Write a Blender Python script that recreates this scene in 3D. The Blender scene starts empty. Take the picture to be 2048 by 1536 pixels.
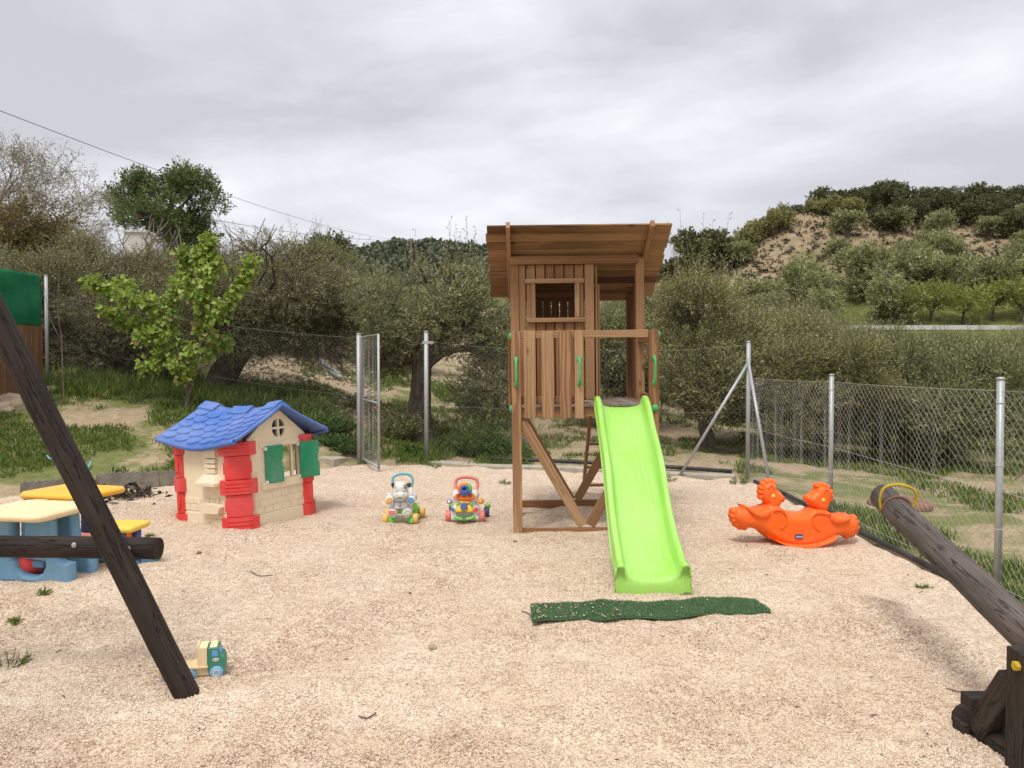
import bpy, bmesh, math, random
import numpy as np
from mathutils import Vector, Matrix, Euler, noise
from mathutils.geometry import delaunay_2d_cdt
random.seed(7); rng = np.random.default_rng(7)
sc = bpy.context.scene; COL = sc.collection
rad = math.radians; pi = math.pi
# ------------------------------------------------------------------ camera, sky, sun, exposure
CAM_H, FPX, PITCH = 1.6, 1538.0, rad(1.38)
cd = bpy.data.cameras.new('camera'); cam = bpy.data.objects.new('camera', cd); COL.objects.link(cam)
cd.sensor_width = 36; cd.lens = FPX / 2048 * 36; cd.clip_end = 3000; cd.clip_start = 0.05
cam.location = (0, 0, CAM_H); cam.rotation_euler = (pi / 2 - PITCH, 0, 0); sc.camera = cam
SUN_EL, SUN_AZ = rad(62), rad(-25)          # azimuth: direction the light comes from, seen from +Y towards +X
SKY_STRENGTH, SUN_STRENGTH, EXPO = 0.081, 1.9, 0.42
sc.view_settings.view_transform = 'Standard'; sc.view_settings.look = 'None'
sc.view_settings.exposure = EXPO; sc.view_settings.gamma = 1; sc.view_settings.use_curve_mapping = False
w = bpy.data.worlds.new('World'); sc.world = w; w.use_nodes = True
def world_nodes():
    nt = w.node_tree; nt.nodes.clear(); N = nt.nodes.new; L = nt.links.new
    out = N('ShaderNodeOutputWorld'); bg = N('ShaderNodeBackground'); bg.inputs[1].default_value = SKY_STRENGTH
    sky = N('ShaderNodeTexSky'); sky.sky_type = 'NISHITA'; sky.sun_disc = False
    sky.sun_elevation = SUN_EL; sky.sun_rotation = SUN_AZ + pi
    tc = N('ShaderNodeTexCoord'); sp = N('ShaderNodeSeparateXYZ'); L(tc.outputs['Generated'], sp.inputs[0])
    def M(op, a, b=None, c=None, clamp=False):
        n = N('ShaderNodeMath'); n.operation = op; n.use_clamp = clamp
        for i, v in enumerate((a, b, c)):
            if v is None: continue
            if isinstance(v, (int, float)): n.inputs[i].default_value = v
            else: L(v, n.inputs[i])
        return n.outputs[0]
    z = M('MAXIMUM', sp.outputs[2], 0.0)
    cb = N('ShaderNodeVectorMath'); cb.operation = 'ADD'; L(tc.outputs['Generated'], cb.inputs[0])
    def tex(scale, rot, sx, sy, detail, dist, rough=.5, off=(0, 0, 0)):
        mp = N('ShaderNodeMapping'); mp.inputs['Rotation'].default_value = (0, rot, 0)
        mp.inputs['Scale'].default_value = (sx, 1, sy); mp.inputs['Location'].default_value = off
        L(cb.outputs[0], mp.inputs[0])
        t = N('ShaderNodeTexNoise'); L(mp.outputs[0], t.inputs['Vector'])
        t.inputs['Scale'].default_value = scale; t.inputs['Detail'].default_value = detail
        t.inputs['Distortion'].default_value = dist; t.inputs['Roughness'].default_value = rough
        return t.outputs[0]
    n1 = tex(1.5, rad(17), .8, 2.6, 4, .5, .5, (1.3, .4, .2)); n2 = tex(4.2, rad(20), .8, 1.9, 6, .6, .55, (4, 2, 0))
    s = M('ADD', M('MULTIPLY', n1, .72), M('MULTIPLY', n2, .28))
    cr = N('ShaderNodeValToRGB'); L(s, cr.inputs[0])
    e = cr.color_ramp.elements; e[0].position = .40; e[0].color = (.43, .43, .457, 1); e[1].position = .62; e[1].color = (.745, .75, .775, 1)
    m = e.new(.50); m.color = (.56, .565, .60, 1)
    mr = N('ShaderNodeMapRange'); mr.interpolation_type = 'SMOOTHSTEP'; L(z, mr.inputs[0])
    for i, v in ((1, .36), (2, 1.0), (3, 14.3), (4, 19.0)): mr.inputs[i].default_value = v
    vm = N('ShaderNodeVectorMath'); vm.operation = 'SCALE'; L(cr.outputs[0], vm.inputs[0]); L(mr.outputs[0], vm.inputs['Scale'])
    mx = N('ShaderNodeMixRGB'); mx.inputs[0].default_value = .93; L(sky.outputs[0], mx.inputs[1]); L(vm.outputs[0], mx.inputs[2])
    L(mx.outputs[0], bg.inputs[0]); L(bg.outputs[0], out.inputs[0])
world_nodes()
sd = bpy.data.lights.new('sun', 'SUN'); sd.energy = SUN_STRENGTH; sd.angle = rad(18); sd.color = (1, .96, .9)
sun = bpy.data.objects.new('sun', sd); COL.objects.link(sun)
# light comes from behind the camera's left: vector to the sun
SUNV = Vector((math.sin(SUN_AZ) * math.cos(SUN_EL), -math.cos(SUN_AZ) * math.cos(SUN_EL), math.sin(SUN_EL)))
sun.rotation_euler = SUNV.to_track_quat('Z', 'Y').to_euler()
sc.cycles.max_bounces = 6; sc.cycles.diffuse_bounces = 4; sc.cycles.transmission_bounces = 4; sc.cycles.glossy_bounces = 2
sc.cycles.use_denoising = True
# ------------------------------------------------------------------ helpers
def ray(x, y):
    d = Vector((0, math.cos(PITCH), -math.sin(PITCH))) + Vector((1, 0, 0)) * ((x - 1024) / FPX) - Vector((0, math.sin(PITCH), math.cos(PITCH))) * ((y - 768) / FPX)
    return d
def at(x, y, D):                      # point of the photograph at distance D along the view
    d = ray(x, y); return Vector((0, 0, CAM_H)) + d * (D / d.y)
def gp(x, y, z=0.0):                  # point of the photograph on the level z
    d = ray(x, y); return Vector((0, 0, CAM_H)) + d * ((z - CAM_H) / d.z)
def tag(o, label=None, cat=None, group=None, kind=None):
    if label: o['label'] = label
    if cat: o['category'] = cat
    if group: o['group'] = group
    if kind: o['kind'] = kind
    return o
def thing(name, label, cat, loc=(0, 0, 0), rot=(0, 0, 0), group=None):
    o = bpy.data.objects.new(name, None); COL.objects.link(o); o.empty_display_size = .1
    o.location = loc; o.rotation_euler = rot
    return tag(o, label, cat, group)
KIDS = {}
def link(name, me, mat, parent=None):
    o = bpy.data.objects.new(name, me); COL.objects.link(o)
    if mat is not None: me.materials.append(mat)
    if parent is not None: o.parent = parent; KIDS.setdefault(parent, []).append(o)
    return o
def dup(root, loc, rz=0, scale=1, label=None, group=None):
    r = root.copy(); COL.objects.link(r); r.location = loc; r.rotation_euler = (0, 0, rz)
    r.scale = (scale,) * 3 if not hasattr(scale, '__len__') else scale
    if label: r['label'] = label
    if group: r['group'] = group
    for ch in KIDS.get(root, []):
        c = ch.copy(); COL.objects.link(c); c.parent = r; KIDS.setdefault(r, []).append(c)
        for g in KIDS.get(ch, []):
            d = g.copy(); COL.objects.link(d); d.parent = c
    return r
def np_mesh(name, V, F, mat, parent=None, attrs=None, smooth=False):
    V = np.asarray(V, np.float32); F = np.asarray(F, np.int32); k = F.shape[1]
    me = bpy.data.meshes.new(name); me.vertices.add(len(V)); me.vertices.foreach_set('co', V.ravel())
    me.loops.add(F.size); me.loops.foreach_set('vertex_index', F.ravel())
    me.polygons.add(len(F)); me.polygons.foreach_set('loop_start', np.arange(0, F.size, k, dtype=np.int32))
    if smooth: me.polygons.foreach_set('use_smooth', np.ones(len(F), bool))
    me.update(calc_edges=True)
    for an, arr in (attrs or {}).items():
        arr = np.asarray(arr, np.float32)
        a = me.attributes.new(an, 'FLOAT' if arr.ndim == 1 else 'FLOAT_VECTOR', 'POINT')
        a.data.foreach_set('value' if arr.ndim == 1 else 'vector', arr.ravel())
    return link(name, me, mat, parent)
def prisms(A, B, ra, rb, n=3):        # many tapered rods at once
    A = np.asarray(A, float); B = np.asarray(B, float); m = len(A)
    ra = np.broadcast_to(np.asarray(ra, float), (m,)); rb = np.broadcast_to(np.asarray(rb, float), (m,))
    d = B - A; d /= np.linalg.norm(d, axis=1, keepdims=True) + 1e-9
    ref = np.where(np.abs(d[:, 2:3]) < .9, np.array([[0, 0, 1.]]), np.array([[1., 0, 0]]))
    u = np.cross(d, ref); u /= np.linalg.norm(u, axis=1, keepdims=True); v = np.cross(d, u)
    th = np.arange(n) * 2 * pi / n
    ring = u[:, None] * np.cos(th)[None, :, None] + v[:, None] * np.sin(th)[None, :, None]
    V = np.concatenate([A[:, None] + ring * ra[:, None, None], B[:, None] + ring * rb[:, None, None]], 1).reshape(-1, 3)
    i = np.arange(n); j = (i + 1) % n
    q = np.stack([i, j, j + n, i + n], 1)
    F = (np.arange(m)[:, None, None] * 2 * n + q[None]).reshape(-1, 4)
    return V, F
def leaves(P, D, Ln, W, r, bend=0.0):
    P = np.asarray(P); D = np.asarray(D); m = len(P)
    D = D / (np.linalg.norm(D, axis=1, keepdims=True) + 1e-9)
    S = np.cross(D, rng.normal(size=(m, 3))); S /= np.linalg.norm(S, axis=1, keepdims=True) + 1e-9
    Ln = np.broadcast_to(np.asarray(Ln, float), (m,))[:, None]; W = np.broadcast_to(np.asarray(W, float), (m,))[:, None]
    Nn = np.cross(D, S)
    a = P; b = P + D * Ln * .5 + S * W * .5 + Nn * W * bend; c = P + D * Ln; d = P + D * Ln * .5 - S * W * .5 + Nn * W * bend
    V = np.stack([a, b, c, d], 1).reshape(-1, 3); F = np.arange(4 * m).reshape(-1, 4)
    return V, F, np.repeat(np.broadcast_to(np.asarray(r, float), (m,)), 4)
_tab = rng.random((256, 256))
def vnoise(x, y, s=0):
    x = np.asarray(x, float) + s * 17.3; y = np.asarray(y, float) + s * 9.1
    xi = np.floor(x).astype(int); yi = np.floor(y).astype(int); fx = x - xi; fy = y - yi
    fx = fx * fx * (3 - 2 * fx); fy = fy * fy * (3 - 2 * fy)
    g = lambda a, b: _tab[a & 255, b & 255]
    return (g(xi, yi) * (1 - fx) + g(xi + 1, yi) * fx) * (1 - fy) + (g(xi, yi + 1) * (1 - fx) + g(xi + 1, yi + 1) * fx) * fy
def fbm(x, y, o=4, s=0):
    t = 0; a = .5; n = 0
    for k in range(o):
        t = t + a * vnoise(x * 2 ** k, y * 2 ** k, s + k); n += a; a *= .5
    return t / n
def spline(P, n):                      # Catmull-Rom through points, n samples per span
    P = [Vector(p) for p in P]; Q = [P[0] * 2 - P[1]] + P + [P[-1] * 2 - P[-2]]; out = []
    for i in range(1, len(Q) - 2):
        a, b, c, d = Q[i - 1:i + 3]
        for k in range(n):
            t = k / n
            out.append(.5 * (2 * b + (c - a) * t + (2 * a - 5 * b + 4 * c - d) * t * t + (3 * b - a - 3 * c + d) * t ** 3))
    out.append(P[-1]); return out
class MB:
    def __init__(s, M=None): s.v = []; s.f = []; s.g = []; s.sm = []; s.M = M or Matrix()
    def add(s, vs, fs, gs=None, smooth=False):
        o = len(s.v); M = s.M
        s.v += [M @ Vector(v) for v in vs]; s.g += [tuple(g) for g in (gs or vs)]
        s.f += [[i + o for i in f] for f in fs]; s.sm += [smooth] * len(fs); return s
    def bar(s, p0, p1, w, h, up=(0, 0, 1), taper=1.0):   # plank from p0 to p1: w across, h along 'up'
        p0 = Vector(p0); p1 = Vector(p1); d = (p1 - p0); L = d.length; d.normalize()
        up = Vector(up); sd_ = d.cross(up)
        if sd_.length < 1e-5: up = Vector((0, 1, 0)); sd_ = d.cross(up)
        sd_.normalize(); up = sd_.cross(d); vs = []; gs = []
        o = (random.random() * 9, (random.random() - .5) * .5, (random.random() - .5) * .5)
        for t, k in ((0, 1), (1, taper)):
            for a, b in ((-1, -1), (1, -1), (1, 1), (-1, 1)):
                vs.append(p0 + d * L * t + sd_ * (a * w / 2 * k) + up * (b * h / 2 * k))
                gs.append((t * L + o[0], a * w / 2 + o[1], b * h / 2 + o[2]))
        return s.add(vs, [(0, 3, 2, 1), (4, 5, 6, 7), (0, 1, 5, 4), (1, 2, 6, 5), (2, 3, 7, 6), (3, 0, 4, 7)], gs)
    def box(s, x0, x1, y0, y1, z0, z1, ax=None):
        dx, dy, dz = x1 - x0, y1 - y0, z1 - z0; c = ((x0 + x1) / 2, (y0 + y1) / 2, (z0 + z1) / 2)
        if ax is None: ax = max(range(3), key=lambda i: (dx, dy, dz)[i])
        if ax == 0: return s.bar((x0, c[1], c[2]), (x1, c[1], c[2]), dy, dz, (0, 0, 1))
        if ax == 1: return s.bar((c[0], y0, c[2]), (c[0], y1, c[2]), dx, dz, (0, 0, 1))
        return s.bar((c[0], c[1], z0), (c[0], c[1], z1), dx, dy, (0, 1, 0))
    def tube(s, P, r, n=8, cap=True, smooth=True, rough=0, seed=0, closed=False):
        P = [Vector(p) for p in P]; m = len(P); R = r if hasattr(r, '__len__') else [r] * m
        vs = []; gs = []; o = random.random() * 9; run = 0
        T = [((P[(i + 1) % m] - P[i - 1]) if closed else (P[min(i + 1, m - 1)] - P[max(i - 1, 0)])).normalized() for i in range(m)]
        u = T[0].orthogonal().normalized()
        for i in range(m):
            if i: run += (P[i] - P[i - 1]).length
            u = (u - T[i] * u.dot(T[i])).normalized(); w_ = T[i].cross(u)
            for k in range(n):
                a = 2 * pi * k / n; q = R[i]
                if rough: q *= 1 + rough * (noise.noise(Vector((math.cos(a) * 1.3, math.sin(a) * 1.3, run * 1.6 + seed))))
                vs.append(P[i] + (u * math.cos(a) + w_ * math.sin(a)) * q)
                gs.append((run + o, math.cos(a) * R[i], math.sin(a) * R[i]))
        fs = [(i * n + k, i * n + (k + 1) % n, (i + 1) * n + (k + 1) % n, (i + 1) * n + k) for i in range(m - 1) for k in range(n)]
        if closed: fs += [((m - 1) * n + k, (m - 1) * n + (k + 1) % n, (k + 1) % n, k) for k in range(n)]
        s.add(vs, fs, gs, smooth)
        if cap and not closed:
            for i, rev in ((0, True), (m - 1, False)):
                ids = list(range(i * n, i * n + n)); b = len(s.v) - m * n if i == 0 else len(s.v) - m * n
                idx = [b + q for q in ids]; s.f.append(idx[::-1] if rev else idx); s.sm.append(False)
        return s
    def lathe(s, prof, n=16, smooth=True):             # (r, z) profile round local z
        m = len(prof); vs = [(r * math.cos(2 * pi * k / n), r * math.sin(2 * pi * k / n), z) for r, z in prof for k in range(n)]
        fs = [(i * n + k, i * n + (k + 1) % n, (i + 1) * n + (k + 1) % n, (i + 1) * n + k) for i in range(m - 1) for k in range(n)]
        fs += [tuple(range(n))[::-1], tuple(range((m - 1) * n, m * n))]
        s.add(vs, fs, None, smooth); s.sm[-1] = s.sm[-2] = False; return s
    def ball(s, c, r, nu=14, nv=8):
        if not hasattr(r, '__len__'): r = (r, r, r)
        vs = []; fs = []
        for j in range(nv + 1):
            t = pi * (j / nv) if 0 < j < nv else (0.002 if j == 0 else pi - .002)
            for i in range(nu):
                p = 2 * pi * i / nu; vs.append((c[0] + r[0] * math.sin(t) * math.cos(p), c[1] + r[1] * math.sin(t) * math.sin(p), c[2] + r[2] * math.cos(t)))
        for j in range(nv):
            for i in range(nu): fs.append((j * nu + i, (j + 1) * nu + i, (j + 1) * nu + (i + 1) % nu, j * nu + (i + 1) % nu))
        return s.add(vs, fs, None, True)
    def plate(s, out, holes=(), t=.02):                # outline in local x,z ; thickness along y from 0 to t
        bm = bmesh.new(); es = []
        for lp in [out] + list(holes):
            vv = [bm.verts.new((p[0], 0, p[1])) for p in lp]
            es += [bm.edges.new((vv[i], vv[(i + 1) % len(vv)])) for i in range(len(vv))]
        r = bmesh.ops.triangle_fill(bm, use_beauty=True, use_dissolve=False, edges=es, normal=(0, -1, 0))
        e = bmesh.ops.extrude_face_region(bm, geom=bm.faces[:])
        bmesh.ops.translate(bm, vec=(0, t, 0), verts=[x for x in e['geom'] if isinstance(x, bmesh.types.BMVert)])
        bmesh.ops.recalc_face_normals(bm, faces=bm.faces[:]); bm.verts.index_update()
        s.add([v.co.copy() for v in bm.verts], [[v.index for v in f.verts] for f in bm.faces]); bm.free(); return s
    def puff(s, out, T, R, step=.02, tfun=None):       # blow-moulded shape: outline in x,z inflated along y
        out = [Vector((p[0], p[1])) for p in out]
        dense = []
        for i, p in enumerate(out):
            q = out[(i + 1) % len(out)]; k = max(1, int((q - p).length / step))
            dense += [p.lerp(q, a / k) for a in range(k)]
        B = np.array(dense); nb = len(B); x0, z0 = B.min(0); x1, z1 = B.max(0)
        gx, gz = np.meshgrid(np.arange(x0, x1, step), np.arange(z0, z1, step)); G = np.stack([gx.ravel(), gz.ravel()], 1)
        G += rng.normal(size=G.shape) * step * .08
        def inside(Q):
            c = np.zeros(len(Q), bool); a = B; b = np.roll(B, -1, 0)
            for (xa, za), (xb, zb) in zip(a, b):
                k = ((za > Q[:, 1]) != (zb > Q[:, 1])) & (Q[:, 0] < (xb - xa) * (Q[:, 1] - za) / (zb - za + 1e-12) + xa); c ^= k
            return c
        def dist(Q):
            b = np.roll(B, -1, 0); e = b - B
            t = np.clip(((Q[:, None] - B[None]) * e[None]).sum(2) / ((e * e).sum(1)[None] + 1e-12), 0, 1)
            return np.sqrt((((Q[:, None] - (B[None] + t[..., None] * e[None])) ** 2).sum(2)).min(1))
        G = G[inside(G)]; dg = dist(G); G = G[dg > step * .45]
        pts = [Vector(p) for p in B] + [Vector(p) for p in G]
        vo, eo, fo, ov, *_ = delaunay_2d_cdt(pts, [(i, (i + 1) % nb) for i in range(nb)], [], 1, 1e-6)
        Q = np.array([(v.x, v.y) for v in vo]); dd = dist(Q); k = np.clip(dd / R, 0, 1); h = np.sqrt(np.clip(1 - (1 - k) ** 2, 0, 1)) * T / 2
        if tfun: h = h * np.array([tfun(x, z) for x, z in Q])
        h[dd < 1e-5] = 0; n = len(Q)
        vs = [(Q[i, 0], -h[i], Q[i, 1]) for i in range(n)] + [(Q[i, 0], h[i], Q[i, 1]) for i in range(n)]
        idx = [i + n if h[i] > 0 else i for i in range(n)]
        fs = [list(f) for f in fo] + [[idx[i] for i in f][::-1] for f in fo]
        return s.add(vs, fs, None, True)
    def build(s, name, mat, parent=None, bevel=0, seg=2, fix=True):
        me = bpy.data.meshes.new(name); me.from_pydata([tuple(v) for v in s.v], [], s.f)
        a = me.attributes.new('gr', 'FLOAT_VECTOR', 'POINT'); a.data.foreach_set('vector', np.array(s.g, np.float32).ravel())
        me.polygons.foreach_set('use_smooth', np.array(s.sm, bool)); me.update()
        if fix:
            bm = bmesh.new(); bm.from_mesh(me); bmesh.ops.recalc_face_normals(bm, faces=bm.faces[:]); bm.to_mesh(me); bm.free()
        o = link(name, me, mat, parent)
        if bevel:
            b = o.modifiers.new('bevel', 'BEVEL'); b.width = bevel; b.segments = seg; b.limit_method = 'ANGLE'; b.angle_limit = rad(40)
        return o
def rotz(a): return Matrix.Rotation(a, 4, 'Z')
def mov(x, y=0, z=0): return Matrix.Translation((x, y, z))
def rrect(x0, x1, z0, z1, r, n=5):
    o = []
    for cx, cz, a0 in ((x1 - r, z1 - r, 0), (x0 + r, z1 - r, pi / 2), (x0 + r, z0 + r, pi), (x1 - r, z0 + r, 1.5 * pi)):
        o += [(cx + r * math.cos(a0 + pi / 2 * k / n), cz + r * math.sin(a0 + pi / 2 * k / n)) for k in range(n + 1)]
    return o
def circ(cx, cz, r, n=20, rz=None): return [(cx + r * math.cos(2 * pi * k / n), cz + (rz or r) * math.sin(2 * pi * k / n)) for k in range(n)]
def smooth_outline(P, n=4):
    P = [Vector((p[0], p[1], 0)) for p in P]; m = len(P); o = []
    for i in range(m):
        a, b, c, d = P[i - 1], P[i], P[(i + 1) % m], P[(i + 2) % m]
        for k in range(n):
            t = k / n; q = .5 * (2 * b + (c - a) * t + (2 * a - 5 * b + 4 * c - d) * t * t + (3 * b - a - 3 * c + d) * t ** 3); o.append((q.x, q.y))
    return o
# ------------------------------------------------------------------ materials
class NT:
    def __init__(s, name):
        s.m = bpy.data.materials.new(name); s.m.use_nodes = True; s.nt = s.m.node_tree; s.nt.nodes.clear()
        s.out = s.N('ShaderNodeOutputMaterial'); s.b = s.N('ShaderNodeBsdfPrincipled'); s.L(s.b.outputs[0], s.out.inputs[0])
    def N(s, t): return s.nt.nodes.new(t)
    def L(s, a, b): s.nt.links.new(a, b)
    def attr(s, n): a = s.N('ShaderNodeAttribute'); a.attribute_name = n; return a
    def obj(s): return s.N('ShaderNodeTexCoord').outputs['Object']
    def geo(s): return s.N('ShaderNodeNewGeometry').outputs['Position']
    def map(s, v, sc_=(1, 1, 1), rot=(0, 0, 0)):
        m = s.N('ShaderNodeMapping'); m.inputs['Scale'].default_value = sc_; m.inputs['Rotation'].default_value = rot; s.L(v, m.inputs[0]); return m.outputs[0]
    def noise(s, v, scale, detail=3, rough=.5, dist=0):
        t = s.N('ShaderNodeTexNoise'); s.L(v, t.inputs['Vector']); t.inputs['Scale'].default_value = scale; t.inputs['Detail'].default_value = detail
        t.inputs['Roughness'].default_value = rough; t.inputs['Distortion'].default_value = dist; return t.outputs[0]
    def ramp(s, v, stops, interp='LINEAR'):
        r = s.N('ShaderNodeValToRGB'); s.L(v, r.inputs[0]); e = r.color_ramp.elements; r.color_ramp.interpolation = interp
        e[0].position = stops[0][0]; e[1].position = stops[-1][0]
        def c4(c): return (c, c, c, 1) if isinstance(c, (int, float)) else tuple(c) + (1,)
        e[0].color = c4(stops[0][1]); e[-1].color = c4(stops[-1][1])
        for p, c in stops[1:-1]: q = e.new(p); q.color = c4(c)
        return r.outputs[0]
    def mix(s, f, a, b, mode='MIX'):
        m = s.N('ShaderNodeMixRGB'); m.blend_type = mode
        for i, v in enumerate((f, a, b)):
            if isinstance(v, (int, float)): m.inputs[i].default_value = v if i == 0 else (v, v, v, 1)
            elif isinstance(v, tuple): m.inputs[i].default_value = v + (1,)
            else: s.L(v, m.inputs[i])
        return m.outputs[0]
    def math(s, op, a, b=0.0, clamp=False):
        m = s.N('ShaderNodeMath'); m.operation = op; m.use_clamp = clamp
        for i, v in enumerate((a, b)):
            if isinstance(v, (int, float)): m.inputs[i].default_value = v
            else: s.L(v, m.inputs[i])
        return m.outputs[0]
    def bump(s, h, st=.3, d=.01, prev=None):
        b = s.N('ShaderNodeBump'); b.inputs['Strength'].default_value = st; b.inputs['Distance'].default_value = d; s.L(h, b.inputs['Height'])
        if prev is not None: s.L(prev, b.inputs['Normal'])
        return b.outputs[0]
    def fin(s, col=None, rough=None, nrm=None, spec=.3, metal=0):
        if isinstance(col, tuple): s.b.inputs['Base Color'].default_value = col + (1,)
        elif col is not None: s.L(col, s.b.inputs['Base Color'])
        if isinstance(rough, (int, float)): s.b.inputs['Roughness'].default_value = rough
        elif rough is not None: s.L(rough, s.b.inputs['Roughness'])
        if nrm is not None: s.L(nrm, s.b.inputs['Normal'])
        s.b.inputs['Specular IOR Level'].default_value = spec; s.b.inputs['Metallic'].default_value = metal
        return s.m
def plastic(name, col, rough=.42, dirt=.25, fade=.12, spec=.35):
    s = NT(name); o = s.obj(); n = s.noise(o, 3, 4); n2 = s.noise(o, 22, 4, .65)
    lite = tuple(min(.9, c + (.7 - c) * fade) for c in col); dk = tuple(c * .62 + .02 for c in col)
    c = s.mix(s.ramp(n, [(.35, 0.), (.7, 1.)]), col, lite); c = s.mix(s.ramp(n2, [(.45, 0.), (.72, dirt)]), c, dk); c = s.mix(s.ramp(s.noise(o, 7, 5, .7), [(.55, 0.), (.78, dirt * 1.2)]), c, (.33, .27, .2))
    g = s.noise(o, 160, 2)
    return s.fin(c, s.ramp(n2, [(.3, rough - .08), (.7, rough + .14)]), s.bump(g, .06, .002), spec)
def wood(name, a, b, dark, streak=1.0, grey=None, knots=True, rough=.75, contrast=.5, stain=.45):
    s = NT(name); g = s.attr('gr').outputs['Vector']
    rings = s.N('ShaderNodeTexWave'); rings.wave_type = 'RINGS'; rings.rings_direction = 'X'
    s.L(s.map(g, (.10, 1, 1)), rings.inputs['Vector']); rings.inputs['Scale'].default_value = 10; rings.inputs['Distortion'].default_value = 7
    rings.inputs['Detail'].default_value = 2; rings.inputs['Detail Scale'].default_value = 1.2
    fine = s.noise(s.map(g, (3, 120, 120)), 1.6, 3, .6); big = s.noise(s.map(g, (1.1, 5, 5)), 1.2, 3)
    per = s.noise(s.map(g, (.35, .6, .6)), 1.0, 0)
    c = s.mix(s.ramp(rings.outputs[1], [(.42, 0.), (.62, contrast)]), a, b)
    c = s.mix(s.ramp(fine, [(.38, 0.), (.66, .6 * streak)]), c, dark)
    c = s.mix(s.ramp(big, [(.44, 0.), (.62, stain)]), c, dark)
    c = s.mix(s.ramp(per, [(.3, 0.), (.68, .65)]), c, grey or tuple(x * 1.25 for x in a)); c = s.mix(s.ramp(per, [(.28, .5), (.5, 0.)]), c, b)
    if knots:
        v = s.N('ShaderNodeTexVoronoi'); s.L(s.map(g, (2.2, 7, 7)), v.inputs['Vector']); v.inputs['Scale'].default_value = 1
        c = s.mix(s.ramp(v.outputs['Distance'], [(.06, .8), (.13, 0.)]), c, dark)
    nb = s.bump(fine, .35, .004); nb = s.bump(rings.outputs[1], .12, .003, nb)
    return s.fin(c, rough, nb, .2)
def log_mat(name, a, b, crack):
    s = NT(name); g = s.attr('gr').outputs['Vector']
    f1 = s.noise(s.map(g, (1.6, 60, 60)), 1.3, 4, .6); f2 = s.noise(s.map(g, (.9, 14, 14)), 1.2, 4, .6); big = s.noise(s.map(g, (2.5, 6, 6)), 1.2, 3)
    c = s.mix(s.ramp(f1, [(.35, 0.), (.7, 1.)]), a, b); c = s.mix(s.ramp(big, [(.45, 0.), (.75, .5)]), c, tuple(x * 1.5 for x in b))
    ck = s.ramp(s.math('ABSOLUTE', s.math('SUBTRACT', f2, .5)), [(0., 1.), (.013, 0.)])
    c = s.mix(ck, c, crack)
    nb = s.bump(f1, .5, .006); nb = s.bump(s.math('SUBTRACT', 1, ck), .7, .012, nb)
    return s.fin(c, .72, nb, .25)
def leaf(name, stops, trans=.25, rough=.55, tr=None):
    s = NT(name); r = s.attr('rnd').outputs['Fac']; c = s.ramp(r, stops); s.fin(c, rough, None, .25)
    t = s.N('ShaderNodeBsdfTranslucent'); s.L(s.mix(1., c, tr or (1, 1, .55), 'MULTIPLY'), t.inputs[0])
    m = s.N('ShaderNodeMixShader'); m.inputs[0].default_value = trans; s.L(s.b.outputs[0], m.inputs[1]); s.L(t.outputs[0], m.inputs[2]); s.L(m.outputs[0], s.out.inputs[0])
    return s.m
def bark(name, a, b):
    s = NT(name); o = s.obj(); n = s.noise(s.map(o, (1, 1, .35)), 9, 5, .65); n2 = s.noise(o, 38, 4, .6)
    c = s.mix(s.ramp(n, [(.35, 0.), (.65, 1.)]), a, b); nb = s.bump(n, .8, .05); nb = s.bump(n2, .6, .015, nb)
    return s.fin(c, .9, nb, .1)
def stone(name, a, b, sc_=14, bd=.01):
    s = NT(name); o = s.obj(); n = s.noise(o, sc_, 5, .6); n2 = s.noise(o, sc_ * 7, 3)
    c = s.mix(s.ramp(n, [(.35, 0.), (.65, 1.)]), a, b); nb = s.bump(n2, .5, bd)
    return s.fin(c, .92, nb, .15)
MAT = {}
MAT['hut'] = wood('weathered pine', (.36, .172, .072), (.215, .09, .035), (.075, .038, .02), 1.1, (.43, .25, .13), True, .75, .8)
MAT['front'] = wood('pine front boards', (.46, .255, .122), (.21, .09, .036), (.10, .05, .026), .8, (.50, .32, .18), True, .75, 1.)
MAT['roof'] = wood('weathered roof boards', (.36, .185, .085), (.15, .07, .03), (.03, .018, .012), 1.9, (.50, .30, .15), True, .75, 1., .95)
MAT['deck'] = wood('grey deck boards', (.22, .16, .12), (.16, .115, .085), (.09, .065, .05), 1.0, (.30, .24, .2))
MAT['log'] = log_mat('dark creosote log', (.016, .011, .009), (.042, .03, .023), (.006, .005, .004))
MAT['greylog'] = log_mat('grey weathered log', (.06, .047, .04), (.125, .10, .087), (.028, .022, .019))
MAT['cutend'] = log_mat('pale cut end', (.33, .24, .14), (.42, .31, .19), (.12, .09, .06))
MAT['plank_dark'] = log_mat('dark rotten plank', (.02, .015, .011), (.05, .036, .026), (.008, .006, .005))
for k, c in dict(lime=(.28, .72, .07), handle=(.05, .36, .10), orange=(.95, .13, .012), beige=(.74, .63, .45), red=(.72, .045, .04), blue=(.05, .135, .47),
                 green=(.005, .25, .11), teal=(.12, .42, .55), white=(.76, .75, .71), black=(.02, .02, .022), amber=(.80, .42, .09), yellow=(.92, .55, .03),
                 cream=(.85, .66, .38), skyblue=(.12, .29, .44), indigo=(.05, .065, .28), salmon=(.70, .19, .15), tabletop=(.90, .46, .035), seat=(.80, .55, .05),
                 toygreen=(.17, .52, .06), purple=(.28, .24, .42), brightorange=(.90, .2, .01), pink=(.72, .2, .16), truckgreen=(.015, .2, .12), truckblue=(.10, .33, .62),
                 wheelblue=(.16, .42, .68), grey=(.42, .42, .42), navy=(.02, .03, .15), darkred=(.35, .05, .04), zebra=(.66, .645, .60)).items():
    MAT[k] = plastic(k + ' plastic', c, rough=.5 if k not in ('lime', 'orange') else .38)
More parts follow.
